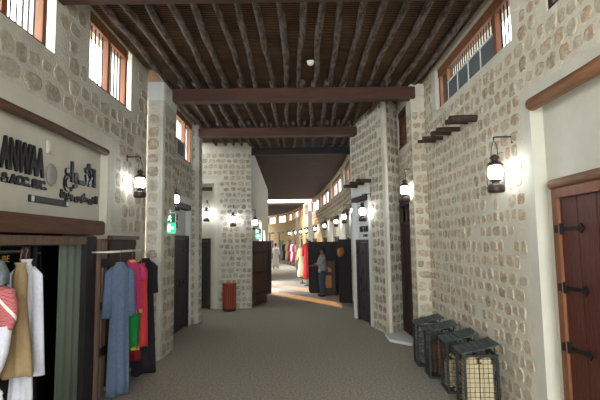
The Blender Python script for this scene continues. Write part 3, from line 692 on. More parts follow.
# open leaf and dark stall front on the right of the passage
leaf('door_leaf', (1.54, 13.45), (1.20, 13.75), 1.88, 'dark open door leaf beside the white niche on the right', 'wood_black')
o = empty('stall_panel', (1.60, 16.25, -0.03), math.atan2(0.25, -1.23)); tag(o, 'wide black wooden stall screen behind the person in jeans', 'screen')
q = MB()
for j in range(6): q.box((0.108+0.208*j, 0, 0.95), (0.2, 0.05, 1.84), bev=0.006)
q.box((0.63, -0.02, 0.95), (1.24, 0.03, 1.84)); q.build('planks', 'wood_black', o)
for z in (0.12, 1.8):
    q = MB(); q.box((0.63, 0.035, z), (1.26, 0.03, 0.09)); q.build('cross_bar', 'wood_dark', o)
leaf('door_leaf', (0.36, 16.66), (0.42, 17.4), 1.86, 'dark door leaf at the far edge of the black stall screen', 'wood_black')

# ------------------------------------------------------------------ beams, poles
def beam(y, x0, x1, zb, zt, label, name='ceiling_beam', m='beam', d=0.22):
    q = MB(); q.box(((x0+x1)/2, y, (zb+zt)/2), (x1-x0, d, zt-zb), bev=0.012)
    return struct(q.build(name, m), label, 'beam')
beam(4.50, -2.5, 2.3, 4.40, 4.60, 'brown ceiling beam just entering at the top edge, over the right window')
beam(7.95, -2.27, 2.12, 4.385, 4.60, 'long red-brown ceiling beam spanning between the two near pillars')
beam(10.7, -2.38, 1.44, 4.385, 4.59, 'second red-brown ceiling beam, behind the one on the near pillars')
beam(13.15, -1.5, 1.7, 4.42, 4.62, 'thin dark third ceiling beam where the plank ceiling starts', m='wood_black', d=0.16)
def pole(x, y0, y1, r, z):
    q = MB(); n = 9; pts = []; rr = []; ph = random.random()*6
    for k in range(n+1):
        t = k/n
        pts.append((random.uniform(-0.012, 0.012)+0.03*math.sin(ph+t*4.5), (y1-y0)*t, random.uniform(-0.008, 0.008)))
        rr.append(r*random.uniform(0.86, 1.14))
    q.tube(pts, rr, 9)
    return q.build('ceiling_pole', 'pole', None, (x, y0, z))
lbl = ['dark knotty round ceiling pole in the nearest bay, before the beam on the pillars', 'dark knotty round ceiling pole in the bay between the two red-brown beams', 'dark round ceiling pole in the short bay behind the second red-brown beam']
for b, (y0, y1, x0, x1) in enumerate([(4.2, 8.15, -2.3, 2.25), (7.75, 10.9, -2.35, 2.0), (10.5, 13.35, -2.4, 1.6)]):
    x = x0
    k = 0
    while x < x1:
        o = pole(x, y0 + random.uniform(-0.08, 0.08), y1 + random.uniform(-0.1, 0.1), random.uniform(0.038, 0.05), 4.69)
        tag(o, lbl[b], 'pole', ['ceiling poles in the nearest bay', 'ceiling poles in the second bay', 'ceiling poles in the third bay'][b])
        x += random.uniform(0.235, 0.285); k += 1
q = MB(); q.lathe([(0.001, -0.055), (0.03, -0.05), (0.05, -0.03), (0.055, 0.0)], n=18); q.lathe([(0.055, 0.0), (0.06, 0.004), (0.06, 0.012)], n=18)
tag(q.build('smoke_detector', 'white', None, (0.215, 6.72, 4.61)), 'small white smoke detector on a ceiling pole', 'smoke detector')

# ------------------------------------------------------------------ lanterns
def make_lantern():
    o = empty('wall_lantern')
    q = MB(); q.tube([(0, -0.2, 0.60), (0, -0.03, 0.60), (0, 0.0, 0.595), (0, 0.0, 0.56)], 0.008, 6); q.tube([(0, -0.2, 0.53), (0, -0.2, 0.63)], 0.012, 6); q.build('wall_bracket', 'iron', o)
    q = MB(); pts = [(0.085*math.cos(a), 0, 0.36+0.19*math.sin(a)) for a in [PI*k/10 for k in range(11)]]; q.tube(pts, 0.004, 5); q.build('bail_handle', 'iron', o)
    q = MB(); q.lathe([(0.001, 0), (0.075, 0), (0.088, 0.012), (0.09, 0.06), (0.075, 0.085), (0.04, 0.095), (0.036, 0.115), (0.058, 0.125), (0.06, 0.14), (0.001, 0.14)], n=20); q.build('tank', 'lantern_metal', o)
    q = MB(); q.lathe([(0.05, 0.14), (0.068, 0.17), (0.074, 0.21), (0.066, 0.26), (0.05, 0.29)], n=20); q.build('globe', 'globe', o)
    q = MB()
    for k in range(4):
        a = PI/4+PI/2*k; q.tube([(0.085*math.cos(a), 0.085*math.sin(a), 0.06), (0.09*math.cos(a), 0.09*math.sin(a), 0.2), (0.06*math.cos(a), 0.06*math.sin(a), 0.31)], 0.005, 5)
    q.build('cage', 'lantern_metal', o)
    q = MB(); q.lathe([(0.001, 0.285), (0.075, 0.287), (0.085, 0.296), (0.06, 0.325), (0.035, 0.335), (0.034, 0.36), (0.05, 0.366), (0.05, 0.376), (0.025, 0.40), (0.012, 0.41), (0.001, 0.412)], n=20); q.build('cap', 'lantern_metal', o)
    return o
lan0 = make_lantern(); used = [False]
def lantern(p, rz, label):
    o = lan0 if not used[0] else copy_tree(lan0)
    used[0] = True
    o.location = p; o.rotation_euler.z = rz
    return tag(o, label, 'lantern', 'lit lanterns along the passage walls')
lantern(R1.pt(rs(4.74), 0.2, 2.34), R1.ang, 'large lit lantern on the cream right wall beside the plaster niche')
lantern(L1.pt(y2s(6.50), 0.2, 2.52), L1.ang, 'lit lantern on the left wall above the hanging dresses')
lantern((1.93, 8.10, 2.54), R2.ang, 'lit lantern above the narrow transom door on the right')
lantern(L2.pt(z2s(8.38), 0.2, 2.46), L2.ang, 'lit lantern behind the left pillar above the exit sign')
lantern(R3.pt(0.70, 0.2, 2.27), R3.ang, 'lit lantern in front of the white lettered niche on the right')
lantern(BL.pt(BLs(-1.87), 0.2, 2.30), BL.ang, 'lit lantern on the stone wall above the red bin')
lantern(BL.pt(BLs(-2.62), 0.12, 2.45), BL.ang, 'lit lantern in the tall plaster niche left of the red bin')
lantern((-1.30, 13.45, 2.22), R(-90), 'lit lantern at the stone corner above the far exit sign')
for k, (W, s) in enumerate(lant_far):
    lantern(W.pt(s, 0.2, 2.42), W.ang, 'lit lantern on the curving far right wall, number %s past the white niche' % ['one', 'two', 'three', 'four', 'five', 'six', 'seven', 'eight', 'nine', 'ten'][k])

# ------------------------------------------------------------------ exit signs
def exit_sign(p, rz, k, label):
    o = empty('exit_sign', p, rz); tag(o, label, 'exit sign')
    q = MB(); q.box((0, 0, 0), (0.2*k, 0.03, 0.36*k), bev=0.006); q.build('housing', 'white', o)
    q = MB(); q.box((0, -0.017, 0.085*k), (0.185*k, 0.006, 0.165*k)); q.build('upper_panel', 'sign_dark', o)
    q = MB(); q.box((0, -0.017, -0.085*k), (0.185*k, 0.006, 0.165*k)); q.build('lower_panel', 'sign_green', o)
    q = MB(); q.prism([(x*k, z*k) for x, z in ((0.07, -0.018), (0.07, 0.018), (0.0, 0.018), (0.02, 0.06), (-0.02, 0.06), (-0.072, 0.0), (-0.02, -0.06), (0.02, -0.06), (0.0, -0.018))], 0.0, 0.004); q.v = [(x, -0.022-z, y-0.085*k) for x, y, z in q.v]; q.build('arrow', 'sign_white', o)
    q = MB(); y = -0.022
    q.lathe([(0.001, -0.002), (0.013*k, -0.002), (0.013*k, 0.002), (0.001, 0.002)], (0.01*k, y, 0.135*k), 10)
    for a, b in (((0.005, 0.12), (-0.012, 0.07)), ((-0.012, 0.07), (0.02, 0.05)), ((0.02, 0.05), (0.015, 0.025)), ((-0.012, 0.07), (-0.035, 0.045)), ((0.0, 0.11), (0.03, 0.09)), ((0.0, 0.11), (-0.035, 0.1))):
        q.tube([(a[0]*k, y, a[1]*k), (b[0]*k, y, b[1]*k)], 0.007*k, 5)
    q.box((-0.06*k, y, 0.085*k), (0.02*k, 0.004, 0.12*k))
    q.build('running_figure', 'sign_white', o)
    q = MB(); q.tube([(0, 0.0, 0.17*k), (0, 0.0, 0.22*k)], 0.01, 6); q.box((-0.1*k, 0, 0.22*k), (0.24*k, 0.02, 0.02)); q.build('mount', 'white', o)
    return o
exit_sign((-2.205, 7.72, 2.20), 0, 1.0, 'green exit sign with left arrow on the left stone pillar')
exit_sign((-1.18, 13.1, 2.10), 0, 0.85, 'small green exit sign at the stone corner above the brown door leaf')

# ------------------------------------------------------------------ red slatted bin
o = empty('litter_bin', (-1.93, 12.52, 0)); tag(o, 'red-brown slatted litter bin against the stone wall', 'litter bin')
q = MB()
for k in range(18):
    a = 2*PI*k/18; q.box((0.175*math.cos(a), 0.175*math.sin(a), 0.40), (0.02, 0.048, 0.66), rot=Matrix.Rotation(a, 3, 'Z'), bev=0.005)
q.build('slats', 'wood_bin', o)
q = MB(); q.lathe([(0.001, 0.0), (0.175, 0.0), (0.175, 0.07), (0.16, 0.07), (0.16, 0.70), (0.001, 0.70)], n=24); q.build('liner', 'wood_black', o)
q = MB(); q.lathe([(0.15, 0.71), (0.205, 0.715), (0.21, 0.74), (0.15, 0.75)], n=24); q.build('rim', 'wood_bin', o)

# ------------------------------------------------------------------ four wire crates with sloping lids
def make_crate():
    o = empty('wire_crate')
    w, d, h = 0.35, 0.32, 0.60; t = 0.026
    q = MB()
    for x in (-w/2, w/2):
        for y in (0, d): q.box((x, y, h/2), (t, t, h))
    for z in (t/2, h-t/2):
        for y in (0, d): q.box((0, y, z), (w, t, t))
        for x in (-w/2, w/2): q.box((x, d/2, z), (t, d, t))
    q.box((0, d/2, 0.012), (w, d, 0.012)); q.build('frame', 'crate_metal', o)
    q = MB()
    for k in range(1, 7):
        x = -w/2+w*k/7
        for y in (0, d): q.box((x, y, h/2), (0.004, 0.004, h))
        y = d*k/7
        for x in (-w/2, w/2): q.box((x, y, h/2), (0.004, 0.004, h))
    for k in range(1, 12):
        z = h*k/12
        for y in (0, d): q.box((0, y, z), (w, 0.004, 0.004))
        for x in (-w/2, w/2): q.box((x, d/2, z), (0.004, d, 0.004))
    q.build('wire_mesh', 'crate_metal', o)
    q = MB(); rot = Matrix.Rotation(R(-14), 3, 'Y')
    for k in range(7):
        x = -0.186+0.062*k; q.box(Vector((0, d/2, h+0.058)) + rot @ Vector((x, 0, 0)), (0.057, d+0.07, 0.014), rot=rot, bev=0.003)
    for y in (0.02, d-0.02): q.box(Vector((0, y, h+0.048)) + rot @ Vector((0, 0, 0)), (0.42, 0.03, 0.014), rot=rot)
    q.build('lid', 'crate_roof', o)
    for y in (0.02, d-0.02):
        for x, hh in ((w/2-0.02, 0.092), (-w/2+0.02, 0.016)):
            q = MB(); q.tube([(x, y, h), (x, y, h+hh)], 0.008, 6); q.build('lid_prop', 'crate_metal', o)
    return o
cr0 = make_crate()
CR = [(1.96, 5.03, R(-4), 'nearest wire crate with sloping slatted lid, holding cream panels'),
      (1.96, 5.61, R(-4), 'second wire crate from the camera, holding tan and curled pieces'),
      (1.92, 6.22, R(-4), 'third wire crate from the camera, holding dark and red-brown sticks'),
      (1.91, 6.78, R(-4), 'farthest wire crate of the row, closest to the narrow door')]
for k, (x, y, rz, lb) in enumerate(CR):
    o = cr0 if k == 0 else copy_tree(cr0)
    o.location = (x, y, 0); o.rotation_euler.z = rz
    tag(o, lb, 'crate', 'wire crates along the right wall')
def in_crate(k, mb, name, m, p, label, cat, grp=None, rz=0.0):
    x, y, rz0, _ = CR[k]; v = Matrix.Rotation(rz0, 3, 'Z') @ Vector(p)
    o = mb.build(name, m, None, (x+v.x, y+v.y, v.z), rz0+rz); return tag(o, label, cat, grp)
n = 0
for (px, py, lab) in ((-0.075, 0.10, 'front left'), (0.075, 0.10, 'front right'), (-0.075, 0.23, 'rear left'), (0.075, 0.23, 'rear right')):
    q = MB(); q.box((0, 0, 0.24), (0.14, 0.11, 0.48), bev=0.02); q.box((0, 0, 0.5), (0.11, 0.09, 0.06), bev=0.015)
    in_crate(0, q, 'cream_block', 'paper_cream', (px, py, 0.02), 'tall cream block inside the nearest wire crate, %s one' % lab, 'block', 'cream blocks in the nearest crate')
for j in range(9):
    q = MB(); a = random.random()*6
    q.tube([(0.035*math.cos(a+t*0.9), 0.028*math.sin(a+t*0.9), t*0.012) for t in range(8)], [0.014]*8, 7)
    in_crate(1, q, 'curled_piece', ['paper_cream', 'coal', 'firewood'][j % 3], ((-0.09, 0.0, 0.09)[j % 3], 0.075, 0.03+0.12*(j//3)*1.4), 'curled %s piece piled inside the second wire crate' % ['cream', 'grey', 'brown'][j % 3], 'curled piece', 'curled pieces in the second crate')
for j in range(3):
    q = MB(); q.box((0, 0, 0.16), (0.09, 0.11, 0.32), bev=0.015)
    in_crate(1, q, 'tan_block', 'paper_cream', (-0.11+0.11*j, 0.22, 0.02), 'tan block standing in the middle of the second wire crate', 'block', 'tan blocks in the second crate')
for j in range(8):
    q = MB(); q.box((0, 0, 0.20), (0.046, 0.06, 0.40+0.06*random.random()), rot=Matrix.Rotation(R(random.uniform(-2.0, 2.0)), 3, 'Y'), bev=0.008)
    in_crate(2, q, 'wood_stick', 'firewood' if j in (1, 2) else 'stub', (-0.10+0.066*(j % 4), 0.10+0.14*(j//4), 0.05), ('red-brown' if j in (1, 2) else 'dark brown') + ' split stick upright in the third wire crate', 'stick', 'sticks in the third crate')
for j in range(14):
    q = MB(); bm = bmesh.new(); bmesh.ops.create_icosphere(bm, subdivisions=2, radius=0.053)
    vs = [v.co*random.uniform(0.85, 1.15) for v in bm.verts]; bm.verts.index_update(); fsx = [[v.index for v in f.verts] for f in bm.faces]; bm.free()
    q.add(vs, fsx, 0)
    in_crate(3, q, 'grey_lump', 'coal', ((-0.09, 0.09)[j % 2], (0.09, 0.24)[(j//2) % 2], 0.085+0.125*(j//4)), 'mottled grey lump heaped inside the farthest wire crate', 'lump', 'grey lumps in the farthest crate')

# ------------------------------------------------------------------ garments
def cloth_body(prof, fold=0.02, k=7, n=44, ph=None, cut=None):
    """prof: (z, half width, half depth, y shift, x shift) from the top down"""
    ph = random.random()*6 if ph is None else ph
    rings = []
    z0, z1 = prof[0][0], prof[-1][0]
    for (z, w, d, y, x) in prof:
        t = (z0-z)/(z0-z1+1e-9); ring = []
        for i in range(n):
            a = 2*PI*i/n
            m = 1 + fold*t/(max(d, 0.02))*math.sin(k*a+ph+0.6*math.sin(3*t))*0.55
            ring.append((x + w*math.cos(a)*(1+fold*t*0.6*math.sin(k*a*1.0+ph)), y + d*math.sin(a)*m, z - (0.012*math.sin(4*a+ph) if t > 0.97 else 0)))
        rings.append(ring)
    return rings
def densify(p, n=4):
    out = []
    for a, b in zip(p, p[1:]):
        for k in range(n):
            t = k/n; out.append(tuple(a[i]+(b[i]-a[i])*t for i in range(5)))
    out.append(p[-1]); return out
def hanger(o, z, w, top, m='wood_log'):
    q = MB(); q.tube([(-w, 0, z-0.05), (0, 0, z+0.03), (w, 0, z-0.05)], 0.008, 6); q.tube([(0, 0, z+0.03), (0, 0, top-0.02), (0.012, 0, top+0.012), (0, 0, top+0.022)], 0.004, 5)
    return q.build('hanger', m, o)
def sleeve(x, z, sgn, ln, r0, r1, spread=0.1):
    q = MB(); q.tube([(sgn*x*0.7, 0, z-0.03), (sgn*(x+0.03), 0, z-0.08), (sgn*(x+spread*0.7), 0.0, z-ln*0.55), (sgn*(x+spread), 0, z-ln)], [r0*0.8, r0, (r0+r1)/2, r1], 12, flat=0.6); return q

RT = 1.76                                     # rail height
def on_rail(y, dn=0.25): return L1.pt(y2s(y), dn, 0)
RX = L1.ang - R(8)
# each garment hangs across the rail: its width (local x) points out from the wall, slightly turned
def robe(name, label, p, rz, shoulder_z, hem_z, w0, w1, d0, d1, body, sl=0.55, slr=(0.075, 0.09), cat='robe', top=RT, extra=None, fold=0.03, spread=0.1):
    o = empty(name, p, rz); tag(o, label, cat, None)
    L = shoulder_z-hem_z
    prof = densify([(shoulder_z+0.05, 0.05, 0.03, 0, 0), (shoulder_z+0.02, w0*0.55, d0*0.7, 0, 0), (shoulder_z-0.05, w0, d0, 0, 0), (shoulder_z-0.3*L, w0*0.95, d0*1.05, 0, 0), (shoulder_z-0.65*L, (w0+w1)/2, (d0+d1)/2, 0, 0), (hem_z, w1, d1, 0, 0)])
    q = MB(); q.loft(cloth_body(prof, fold)); q.build('body', body, o)
    if sl:
        for s in (-1, 1): sleeve(w0*0.9, shoulder_z, s, sl, *slr, spread=spread).build('sleeve', body, o)
    if top: hanger(o, shoulder_z, w0*0.8, top)
    return o
# right group on the rail (near to far), hung askew so that they are seen half from the side
robe('abaya_robe', 'long grey-blue robe on the clothes rail, nearest the door jamb', on_rail(5.66, 0.27), R(42), 1.58, 0.04, 0.115, 0.14, 0.055, 0.075, 'fabric_blue', 0.62, (0.05, 0.065), 'robe', fold=0.035, spread=0.05)
o = robe('dress', 'pink and green dress with gold trim on the clothes rail', on_rail(5.96, 0.31), R(42), 1.60, 0.95, 0.12, 0.14, 0.05, 0.055, 'fabric_pink', 0.22, (0.04, 0.045), 'dress', spread=0.06)
q = MB(); q.loft(cloth_body(densify([(0.97, 0.13, 0.062, 0, -0.01), (0.75, 0.13, 0.07, 0, -0.02), (0.50, 0.13, 0.075, 0, -0.03)]), 0.03)); q.build('green_skirt', 'fabric_green', o)
q = MB(); q.loft(cloth_body(densify([(1.0, 0.146, 0.062, 0, 0), (0.95, 0.148, 0.064, 0, 0)], 2), 0.0)); q.build('waist_trim', 'fabric_gold', o)
q = MB(); q.loft(cloth_body(densify([(0.53, 0.136, 0.082, 0, -0.03), (0.49, 0.137, 0.083, 0, -0.03)], 2), 0.03)); q.build('hem_trim', 'fabric_gold', o)
q = MB(); q.lathe([(0.04, 1.645), (0.06, 1.63), (0.045, 1.61)], n=14); q.build('neck_trim', 'fabric_gold', o)
robe('dress', 'coral red dress hanging just behind the pink and green one', on_rail(6.14, 0.37), R(40), 1.54, 0.49, 0.085, 0.10, 0.035, 0.05, 'fabric_red', 0.0, cat='dress', fold=0.015)
robe('dress', 'dark red long dress low behind the pink and green one', on_rail(6.25, 0.20), R(42), 1.54, 0.28, 0.10, 0.14, 0.03, 0.04, 'fabric_darkred', 0.0, cat='dress')
robe('abaya_robe', 'black long robe at the far end of the clothes rail', on_rail(6.47, 0.31), R(42), 1.60, 0.05, 0.13, 0.18, 0.03, 0.04, 'fabric_black', 0.45, (0.04, 0.05), 'robe', spread=0.03)

# left group, at the frame's left edge, on its own rail
o = empty('clothes_rail', (-2.30, 2.70, 1.80), PI/2); tag(o, 'dark clothes rail at the left edge holding the beige and white robes', 'rail')
q = MB(); q.tube([(0, 0, 0), (1.05, 0, 0)], 0.013, 8); q.build('bar', 'iron', o)
for x in (0.05, 1.0):
    q = MB(); q.tube([(x, 0, 0), (x, 0.2, 0)], 0.01, 8); q.build('bracket', 'iron', o)
robe('jacket', 'beige long jacket at the left edge beside the glass door', (-2.145, 3.50, 0), R(4), 1.67, 0.88, 0.055, 0.125, 0.05, 0.08, 'fabric_beige', 0, cat='jacket', top=1.80, fold=0.02)
robe('thobe', 'white long robe behind the beige jacket at the left edge', (-2.20, 3.66, 0), R(4), 1.69, 0.10, 0.065, 0.115, 0.05, 0.08, 'fabric_white', 0.86, (0.045, 0.05), 'robe', top=1.80, spread=0.07)
robe('abaya_robe', 'dark red robe low at the left frame edge', (-2.38, 3.40, 0), R(4), 1.60, 0.12, 0.07, 0.11, 0.04, 0.07, 'fabric_darkred', 0, cat='robe', top=1.80)
# shemagh scarf with tassels, draped over a shoulder form
o = empty('headscarf', (-2.15, 3.24, 0), R(4)); tag(o, 'red and white checked headscarf with white tassels at the left edge', 'headscarf')
q = MB(); q.loft(cloth_body(densify([(1.58, 0.03, 0.03, 0, 0), (1.54, 0.12, 0.07, 0, 0), (1.44, 0.15, 0.08, 0, 0), (1.34, 0.145, 0.08, 0, 0), (1.27, 0.13, 0.075, 0, -0.01)]), 0.05, 5)); q.build('checked_cloth', 'shemagh', o)
q = MB(); q.loft(cloth_body(densify([(1.29, 0.128, 0.073, 0, -0.01), (1.1, 0.12, 0.07, 0, -0.02), (1.0, 0.10, 0.06, 0, -0.03), (0.93, 0.07, 0.045, 0, -0.03)]), 0.05, 5)); q.build('white_border', 'fabric_white', o)
for j, (x, y, z) in enumerate(((-0.10, -0.03, 0.86), (0.0, -0.06, 0.83), (0.07, -0.02, 0.80), (-0.04, 0.04, 0.84))):
    q = MB(); q.tube([(x*0.6-0.02, y, z+0.14), (x, y, z+0.05)], 0.006, 5); q.lathe([(0.012, 0.05), (0.018, 0.03), (0.012, 0.02), (0.026, -0.03), (0.03, -0.06)], (x, y, z), 10); q.build('tassel', 'fabric_white', o)
o = empty('headscarf', (-2.17, 3.22, 0), R(4)); tag(o, 'grey net headscarf on top of the checked one at the left edge', 'headscarf')
q = MB(); q.loft(cloth_body(densify([(1.77, 0.03, 0.03, 0, -0.02), (1.74, 0.09, 0.07, 0, -0.02), (1.66, 0.115, 0.085, 0, -0.01), (1.585, 0.105, 0.08, 0, 0)]), 0.04, 6)); q.build('cloth', 'fabric_grey', o)

# ------------------------------------------------------------------ wares by the stall on the right
q = MB()
q.lathe([(0.001, 0), (0.1, 0), (0.125, 0.02), (0.1, 0.04), (0.06, 0.045), (0.001, 0.045)], n=20)
o = q.build('brass_tray', 'brass'); o.data.transform(Matrix.Rotation(PI/2, 4, 'X')); o.data.transform(Matrix.Scale(1.3, 4, (0, 0, 1))); o.location = (1.24, 13.52, 1.52); o.rotation_euler.z = 0.3
tag(o, 'oval brass tray hung high on the dark stall', 'tray')
o = empty('wooden_cabinet', (1.0, 15.95, 0), math.atan2(0.25, -1.23)+PI); tag(o, 'carved wooden cabinet with arched top front against the black screen', 'cabinet')
q = MB(); q.box((0, 0, 0.58), (0.56, 0.3, 1.16), bev=0.01); q.build('body', 'wood_door', o)
q = MB(); pts = [(0.16*math.cos(a), 0.16*math.sin(a)) for a in [PI*k/12 for k in range(13)]]
q.add([(x, -0.16, 0.80+z) for x, z in pts]+[(x, -0.19, 0.80+z) for x, z in pts], [list(range(13)), [13+k for k in range(13)][::-1]] + [(k, 13+k, 13+(k+1) % 13, (k+1) % 13) for k in range(13)]); q.build('arched_panel', 'brass', o)
q = MB(); q.box((0, -0.165, 0.46), (0.28, 0.03, 0.42), bev=0.006); q.build('door', 'brass', o)
q = MB(); q.box((0, -0.2, 0.86), (0.07, 0.02, 0.08), bev=0.01); q.build('lock_plate', 'iron', o)
# clothes on stands beyond
def stand_robe(p, rz, h, w, m, label, name='dress', bottom=0.3):
    o = empty(name, p, rz); tag(o, label, 'dress')
    q = MB(); q.loft(cloth_body(densify([(h+0.03, 0.03, 0.03, 0, 0), (h, w*0.7, 0.06, 0, 0), (h-0.25, w*0.7, 0.08, 0, 0), (h-0.5, w*0.6, 0.08, 0, 0), (bottom, w, 0.14, 0, 0)], 3), 0.03, n=24)); q.build('body', m, o)
    for s in (-1, 1): sleeve(w*0.6, h-0.02, s, 0.5, 0.05, 0.05, spread=0.06).build('sleeve', m, o)
    q = MB(); q.tube([(0, 0, 0.02), (0, 0, h+0.08)], 0.015, 6); q.lathe([(0.001, 0), (0.14, 0), (0.14, 0.02), (0.001, 0.03)], n=16); q.build('stand', 'iron', o)
    return o
stand_robe((0.12, 20.4, 0), 0, 1.55, 0.22, 'fabric_cream', 'pale yellow dress on a stand left of the black stall screen')
stand_robe((0.32, 19.2, 0), 0.3, 1.75, 0.2, 'fabric_red', 'red dress on a stand just left of the black stall screen')
stand_robe((0.52, 19.9, 0), 0.3, 1.8, 0.2, 'fabric_darkred', 'dark red dress on a stand behind the red one by the stall')
for k, (x, y, m, nm) in enumerate([(-0.10, 33.2, 'fabric_cream', 'cream'), (-0.32, 34.4, 'fabric_pink', 'pink'), (-0.50, 35.6, 'fabric_white', 'white'), (-0.72, 36.8, 'fabric_darkred', 'dark red'), (-0.98, 38.0, 'fabric_beige', 'beige'), (-1.25, 39.4, 'fabric_black', 'black')]):
    stand_robe((x, y, 0), 0.4, 1.62, 0.24, m, '%s dress in the distant row right of the person in white' % nm)
# white posts near the distant clothes
q = MB(); q.box((-0.12, 29.9, 1.75), (0.2, 0.2, 3.5), bev=0.02); struct(q.build('column', 'plaster_white'), 'white square column right of the distant person in white', 'column')
q = MB(); q.box((0.62, 24.3, 1.75), (0.22, 0.22, 3.5), bev=0.02); struct(q.build('column', 'plaster_white'), 'white square column behind the dresses left of the stall screen', 'column')

# ------------------------------------------------------------------ people
def skin_body(name, nodes, edges, material, parent, root=0, sub=1):
    me = bpy.data.meshes.new(name); me.from_pydata([n[0] for n in nodes], edges, []); me.materials.append(M[material])
    o = bpy.data.objects.new(name, me); COL.objects.link(o)
    md = o.modifiers.new('skin', 'SKIN'); md.use_smooth_shade = True
    if not me.skin_vertices: me.skin_vertices.new()
    for i, n in enumerate(nodes):
        sv = me.skin_vertices[0].data[i]; r = n[1]; sv.radius = (r, r) if not isinstance(r, tuple) else r; sv.use_root = (i == root)
    sd = o.modifiers.new('sub', 'SUBSURF'); sd.levels = sub; sd.render_levels = sub
    dg = bpy.context.evaluated_depsgraph_get(); dg.update()
    m2 = bpy.data.meshes.new_from_object(o.evaluated_get(dg)); m2.name = name
    bpy.data.objects.remove(o)
    o = bpy.data.objects.new(name, m2); COL.objects.link(o); o.parent = parent
    for p in m2.polygons: p.use_smooth = True
    if not m2.materials: m2.materials.append(M[material])
    return o
def person(loc, rz, h, label, arms, legs):
    """faces local -Y"""
    o = empty('person', loc, rz); tag(o, label, 'person')
    k = h/1.75
    N = []; E = []
    def add(p, r, par=None):
        N.append((tuple(c*k for c in p), r*k)); i = len(N)-1
        if par is not None: E.append((par, i))
        return i
    pel = add((0, 0, 0.95), 0.13); wa = add((0, 0, 1.1), 0.115, pel); ch = add((0, 0.0, 1.3), 0.135, wa); sh = add((0, 0.0, 1.43), 0.10, ch)
    nk = add((0, -0.005, 1.52), 0.052, sh); hd0 = add((0, -0.015, 1.60), 0.075, nk); hd = add((0, -0.02, 1.67), 0.088, hd0); add((0, -0.015, 1.735), 0.055, hd)
    for s, (el, wr) in zip((-1, 1), arms):
        a = add((s*0.17, 0, 1.42), 0.06, sh); b = add(el, 0.042, a); c = add(wr, 0.030, b)
        d = (Vector(wr)-Vector(el)).normalized(); pm = Vector(wr)+d*0.07; p = add(tuple(pm), 0.034, c)
        side = d.cross(Vector((0, 0, 1)));  side = side.normalized() if side.length > 0.1 else Vector((1, 0, 0))
        for j, (off, ln) in enumerate(((-0.03, 0.06), (-0.01, 0.075), (0.01, 0.07), (0.03, 0.055))):
            f1 = add(tuple(pm+side*off+d*0.04), 0.010, p); f2 = add(tuple(pm+side*off*1.1+d*(0.04+ln*0.6)+Vector((0, 0, -0.01))), 0.009, f1)
            add(tuple(pm+side*off*1.1+d*(0.04+ln*0.8)+Vector((0, 0, -0.03))), 0.008, f2)
        t1 = add(tuple(Vector(wr)+d*0.04+side*(-0.04)), 0.012, c); add(tuple(Vector(wr)+d*0.085+side*(-0.06)), 0.010, t1)
    for s, (hp, kn, an) in zip((-1, 1), legs):
        a = add(hp, 0.095, pel); b = add(kn, 0.065, a); c = add(an, 0.042, b); add((an[0], an[1]-0.16, 0.03), 0.032, c)
    body = skin_body('body', N, E, 'skin', o)
    # face
    q = MB(); q.add([(-0.012*k, -0.10*k, 1.64*k), (0.012*k, -0.10*k, 1.64*k), (0, -0.128*k, 1.635*k), (0, -0.10*k, 1.685*k)], [(0, 1, 2), (0, 2, 3), (1, 3, 2), (0, 3, 1)]); q.build('nose', 'skin', o)
    for s in (-1, 1):
        q = MB(); q.lathe([(0.001, -0.008*k), (0.009*k, -0.004*k), (0.009*k, 0.004*k), (0.001, 0.008*k)], (s*0.032*k, -0.098*k, 1.678*k), 8); q.build('eye', 'hair', o)
        q = MB(); q.lathe([(0.004*k, -0.03*k), (0.014*k, -0.01*k), (0.016*k, 0.015*k), (0.004*k, 0.03*k)], (s*0.09*k, 0.0, 1.665*k), 8); q.build('ear', 'skin', o)
    q = MB(); q.box((0, -0.098*k, 1.61*k), (0.045*k, 0.012*k, 0.01*k)); q.build('mouth', 'fabric_darkred', o)
    q = MB(); rings = []
    for z, r, y in ((1.64, 0.09, 0.035), (1.69, 0.102, 0.012), (1.74, 0.09, 0.0), (1.775, 0.05, 0.0), (1.785, 0.01, 0.0)):
        rings.append([(r*k*math.cos(a)*0.92, (y+r*math.sin(a))*k, z*k) for a in [2*PI*i/16 for i in range(16)]])
    q.loft(rings); q.build('hair', 'hair', o)
    return o, k
def garment_on(o, k, name, m, prof, fold=0.02, kk=7):
    q = MB(); q.loft(cloth_body(densify([tuple(c*k for c in p) for p in prof], 3), fold, kk, 32)); return q.build(name, m, o)
def limb_cloth(o, k, name, m, pts, rs_):
    q = MB(); q.tube([tuple(c*k for c in p) for p in pts], [r*k for r in rs_], 12); return q.build(name, m, o)
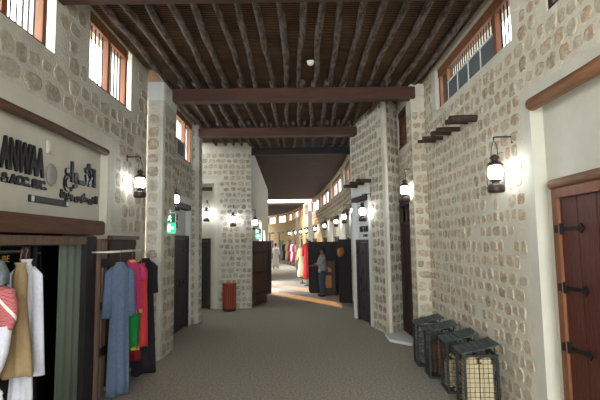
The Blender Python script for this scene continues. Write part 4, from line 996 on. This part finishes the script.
# person at the stall, facing left, forearm held out
p, k = person((0.79, 15.5, 0), R(-75), 1.62, 'person in grey shirt and jeans standing at the dark stall, arm held out', [((-0.20, -0.12, 1.17), (-0.12, -0.38, 1.12)), ((0.21, -0.10, 1.16), (0.14, -0.36, 1.13))], [((-0.09, 0, 0.90), (-0.10, -0.02, 0.50), (-0.10, 0.03, 0.09)), ((0.09, 0, 0.90), (0.10, -0.05, 0.50), (0.10, 0.02, 0.09))])
garment_on(p, k, 'shirt', 'fabric_shirt', [(1.52, 0.06, 0.06, 0, 0), (1.47, 0.15, 0.09, 0, 0), (1.40, 0.20, 0.12, 0, 0), (1.2, 0.175, 0.135, 0, 0), (1.0, 0.175, 0.14, 0, 0), (0.88, 0.185, 0.145, 0, 0)], 0.01)
for s in (-1, 1): limb_cloth(p, k, 'shirt_sleeve', 'fabric_shirt', [(s*0.15, 0, 1.43), (s*0.19, -0.04, 1.33), (s*0.205, -0.11, 1.18), (s*0.16, -0.24, 1.145)], [0.075, 0.072, 0.06, 0.05])
for s in (-1, 1): limb_cloth(p, k, 'trouser_leg', 'fabric_denim', [(s*0.085, 0, 0.93), (s*0.10, -0.02, 0.72), (s*0.10, -0.035, 0.5), (s*0.10, 0.0, 0.28), (s*0.10, 0.02, 0.07)], [0.105, 0.10, 0.085, 0.08, 0.078])
for s in (-1, 1):
    q = MB(); q.box((s*0.10*k, -0.06*k, 0.04*k), (0.09*k, 0.26*k, 0.08*k), bev=0.03); q.build('shoe', 'hair', p)
# distant person in a white robe
p, k = person((-1.62, 31.3, 0), R(150), 1.75, 'distant person in a long white robe walking away down the passage', [((-0.24, -0.02, 1.16), (-0.22, -0.12, 0.93)), ((0.24, -0.02, 1.16), (0.18, -0.2, 1.05))], [((-0.09, 0, 0.90), (-0.10, -0.06, 0.50), (-0.10, -0.08, 0.09)), ((0.09, 0, 0.90), (0.10, 0.02, 0.50), (0.10, 0.14, 0.09))])
garment_on(p, k, 'white_robe', 'fabric_white', [(1.53, 0.06, 0.06, 0, 0), (1.47, 0.15, 0.09, 0, 0), (1.40, 0.21, 0.125, 0, 0), (1.1, 0.19, 0.145, 0, 0), (0.8, 0.21, 0.17, 0, 0), (0.15, 0.26, 0.24, 0.02, 0)], 0.02)
for s in (-1, 1): limb_cloth(p, k, 'robe_sleeve', 'fabric_white', [(s*0.15, 0, 1.43), (s*0.2, -0.01, 1.32), (s*0.24, -0.02, 1.16), (s*(0.22 if s < 0 else 0.19), -0.11, 1.02)], [0.078, 0.075, 0.066, 0.066])
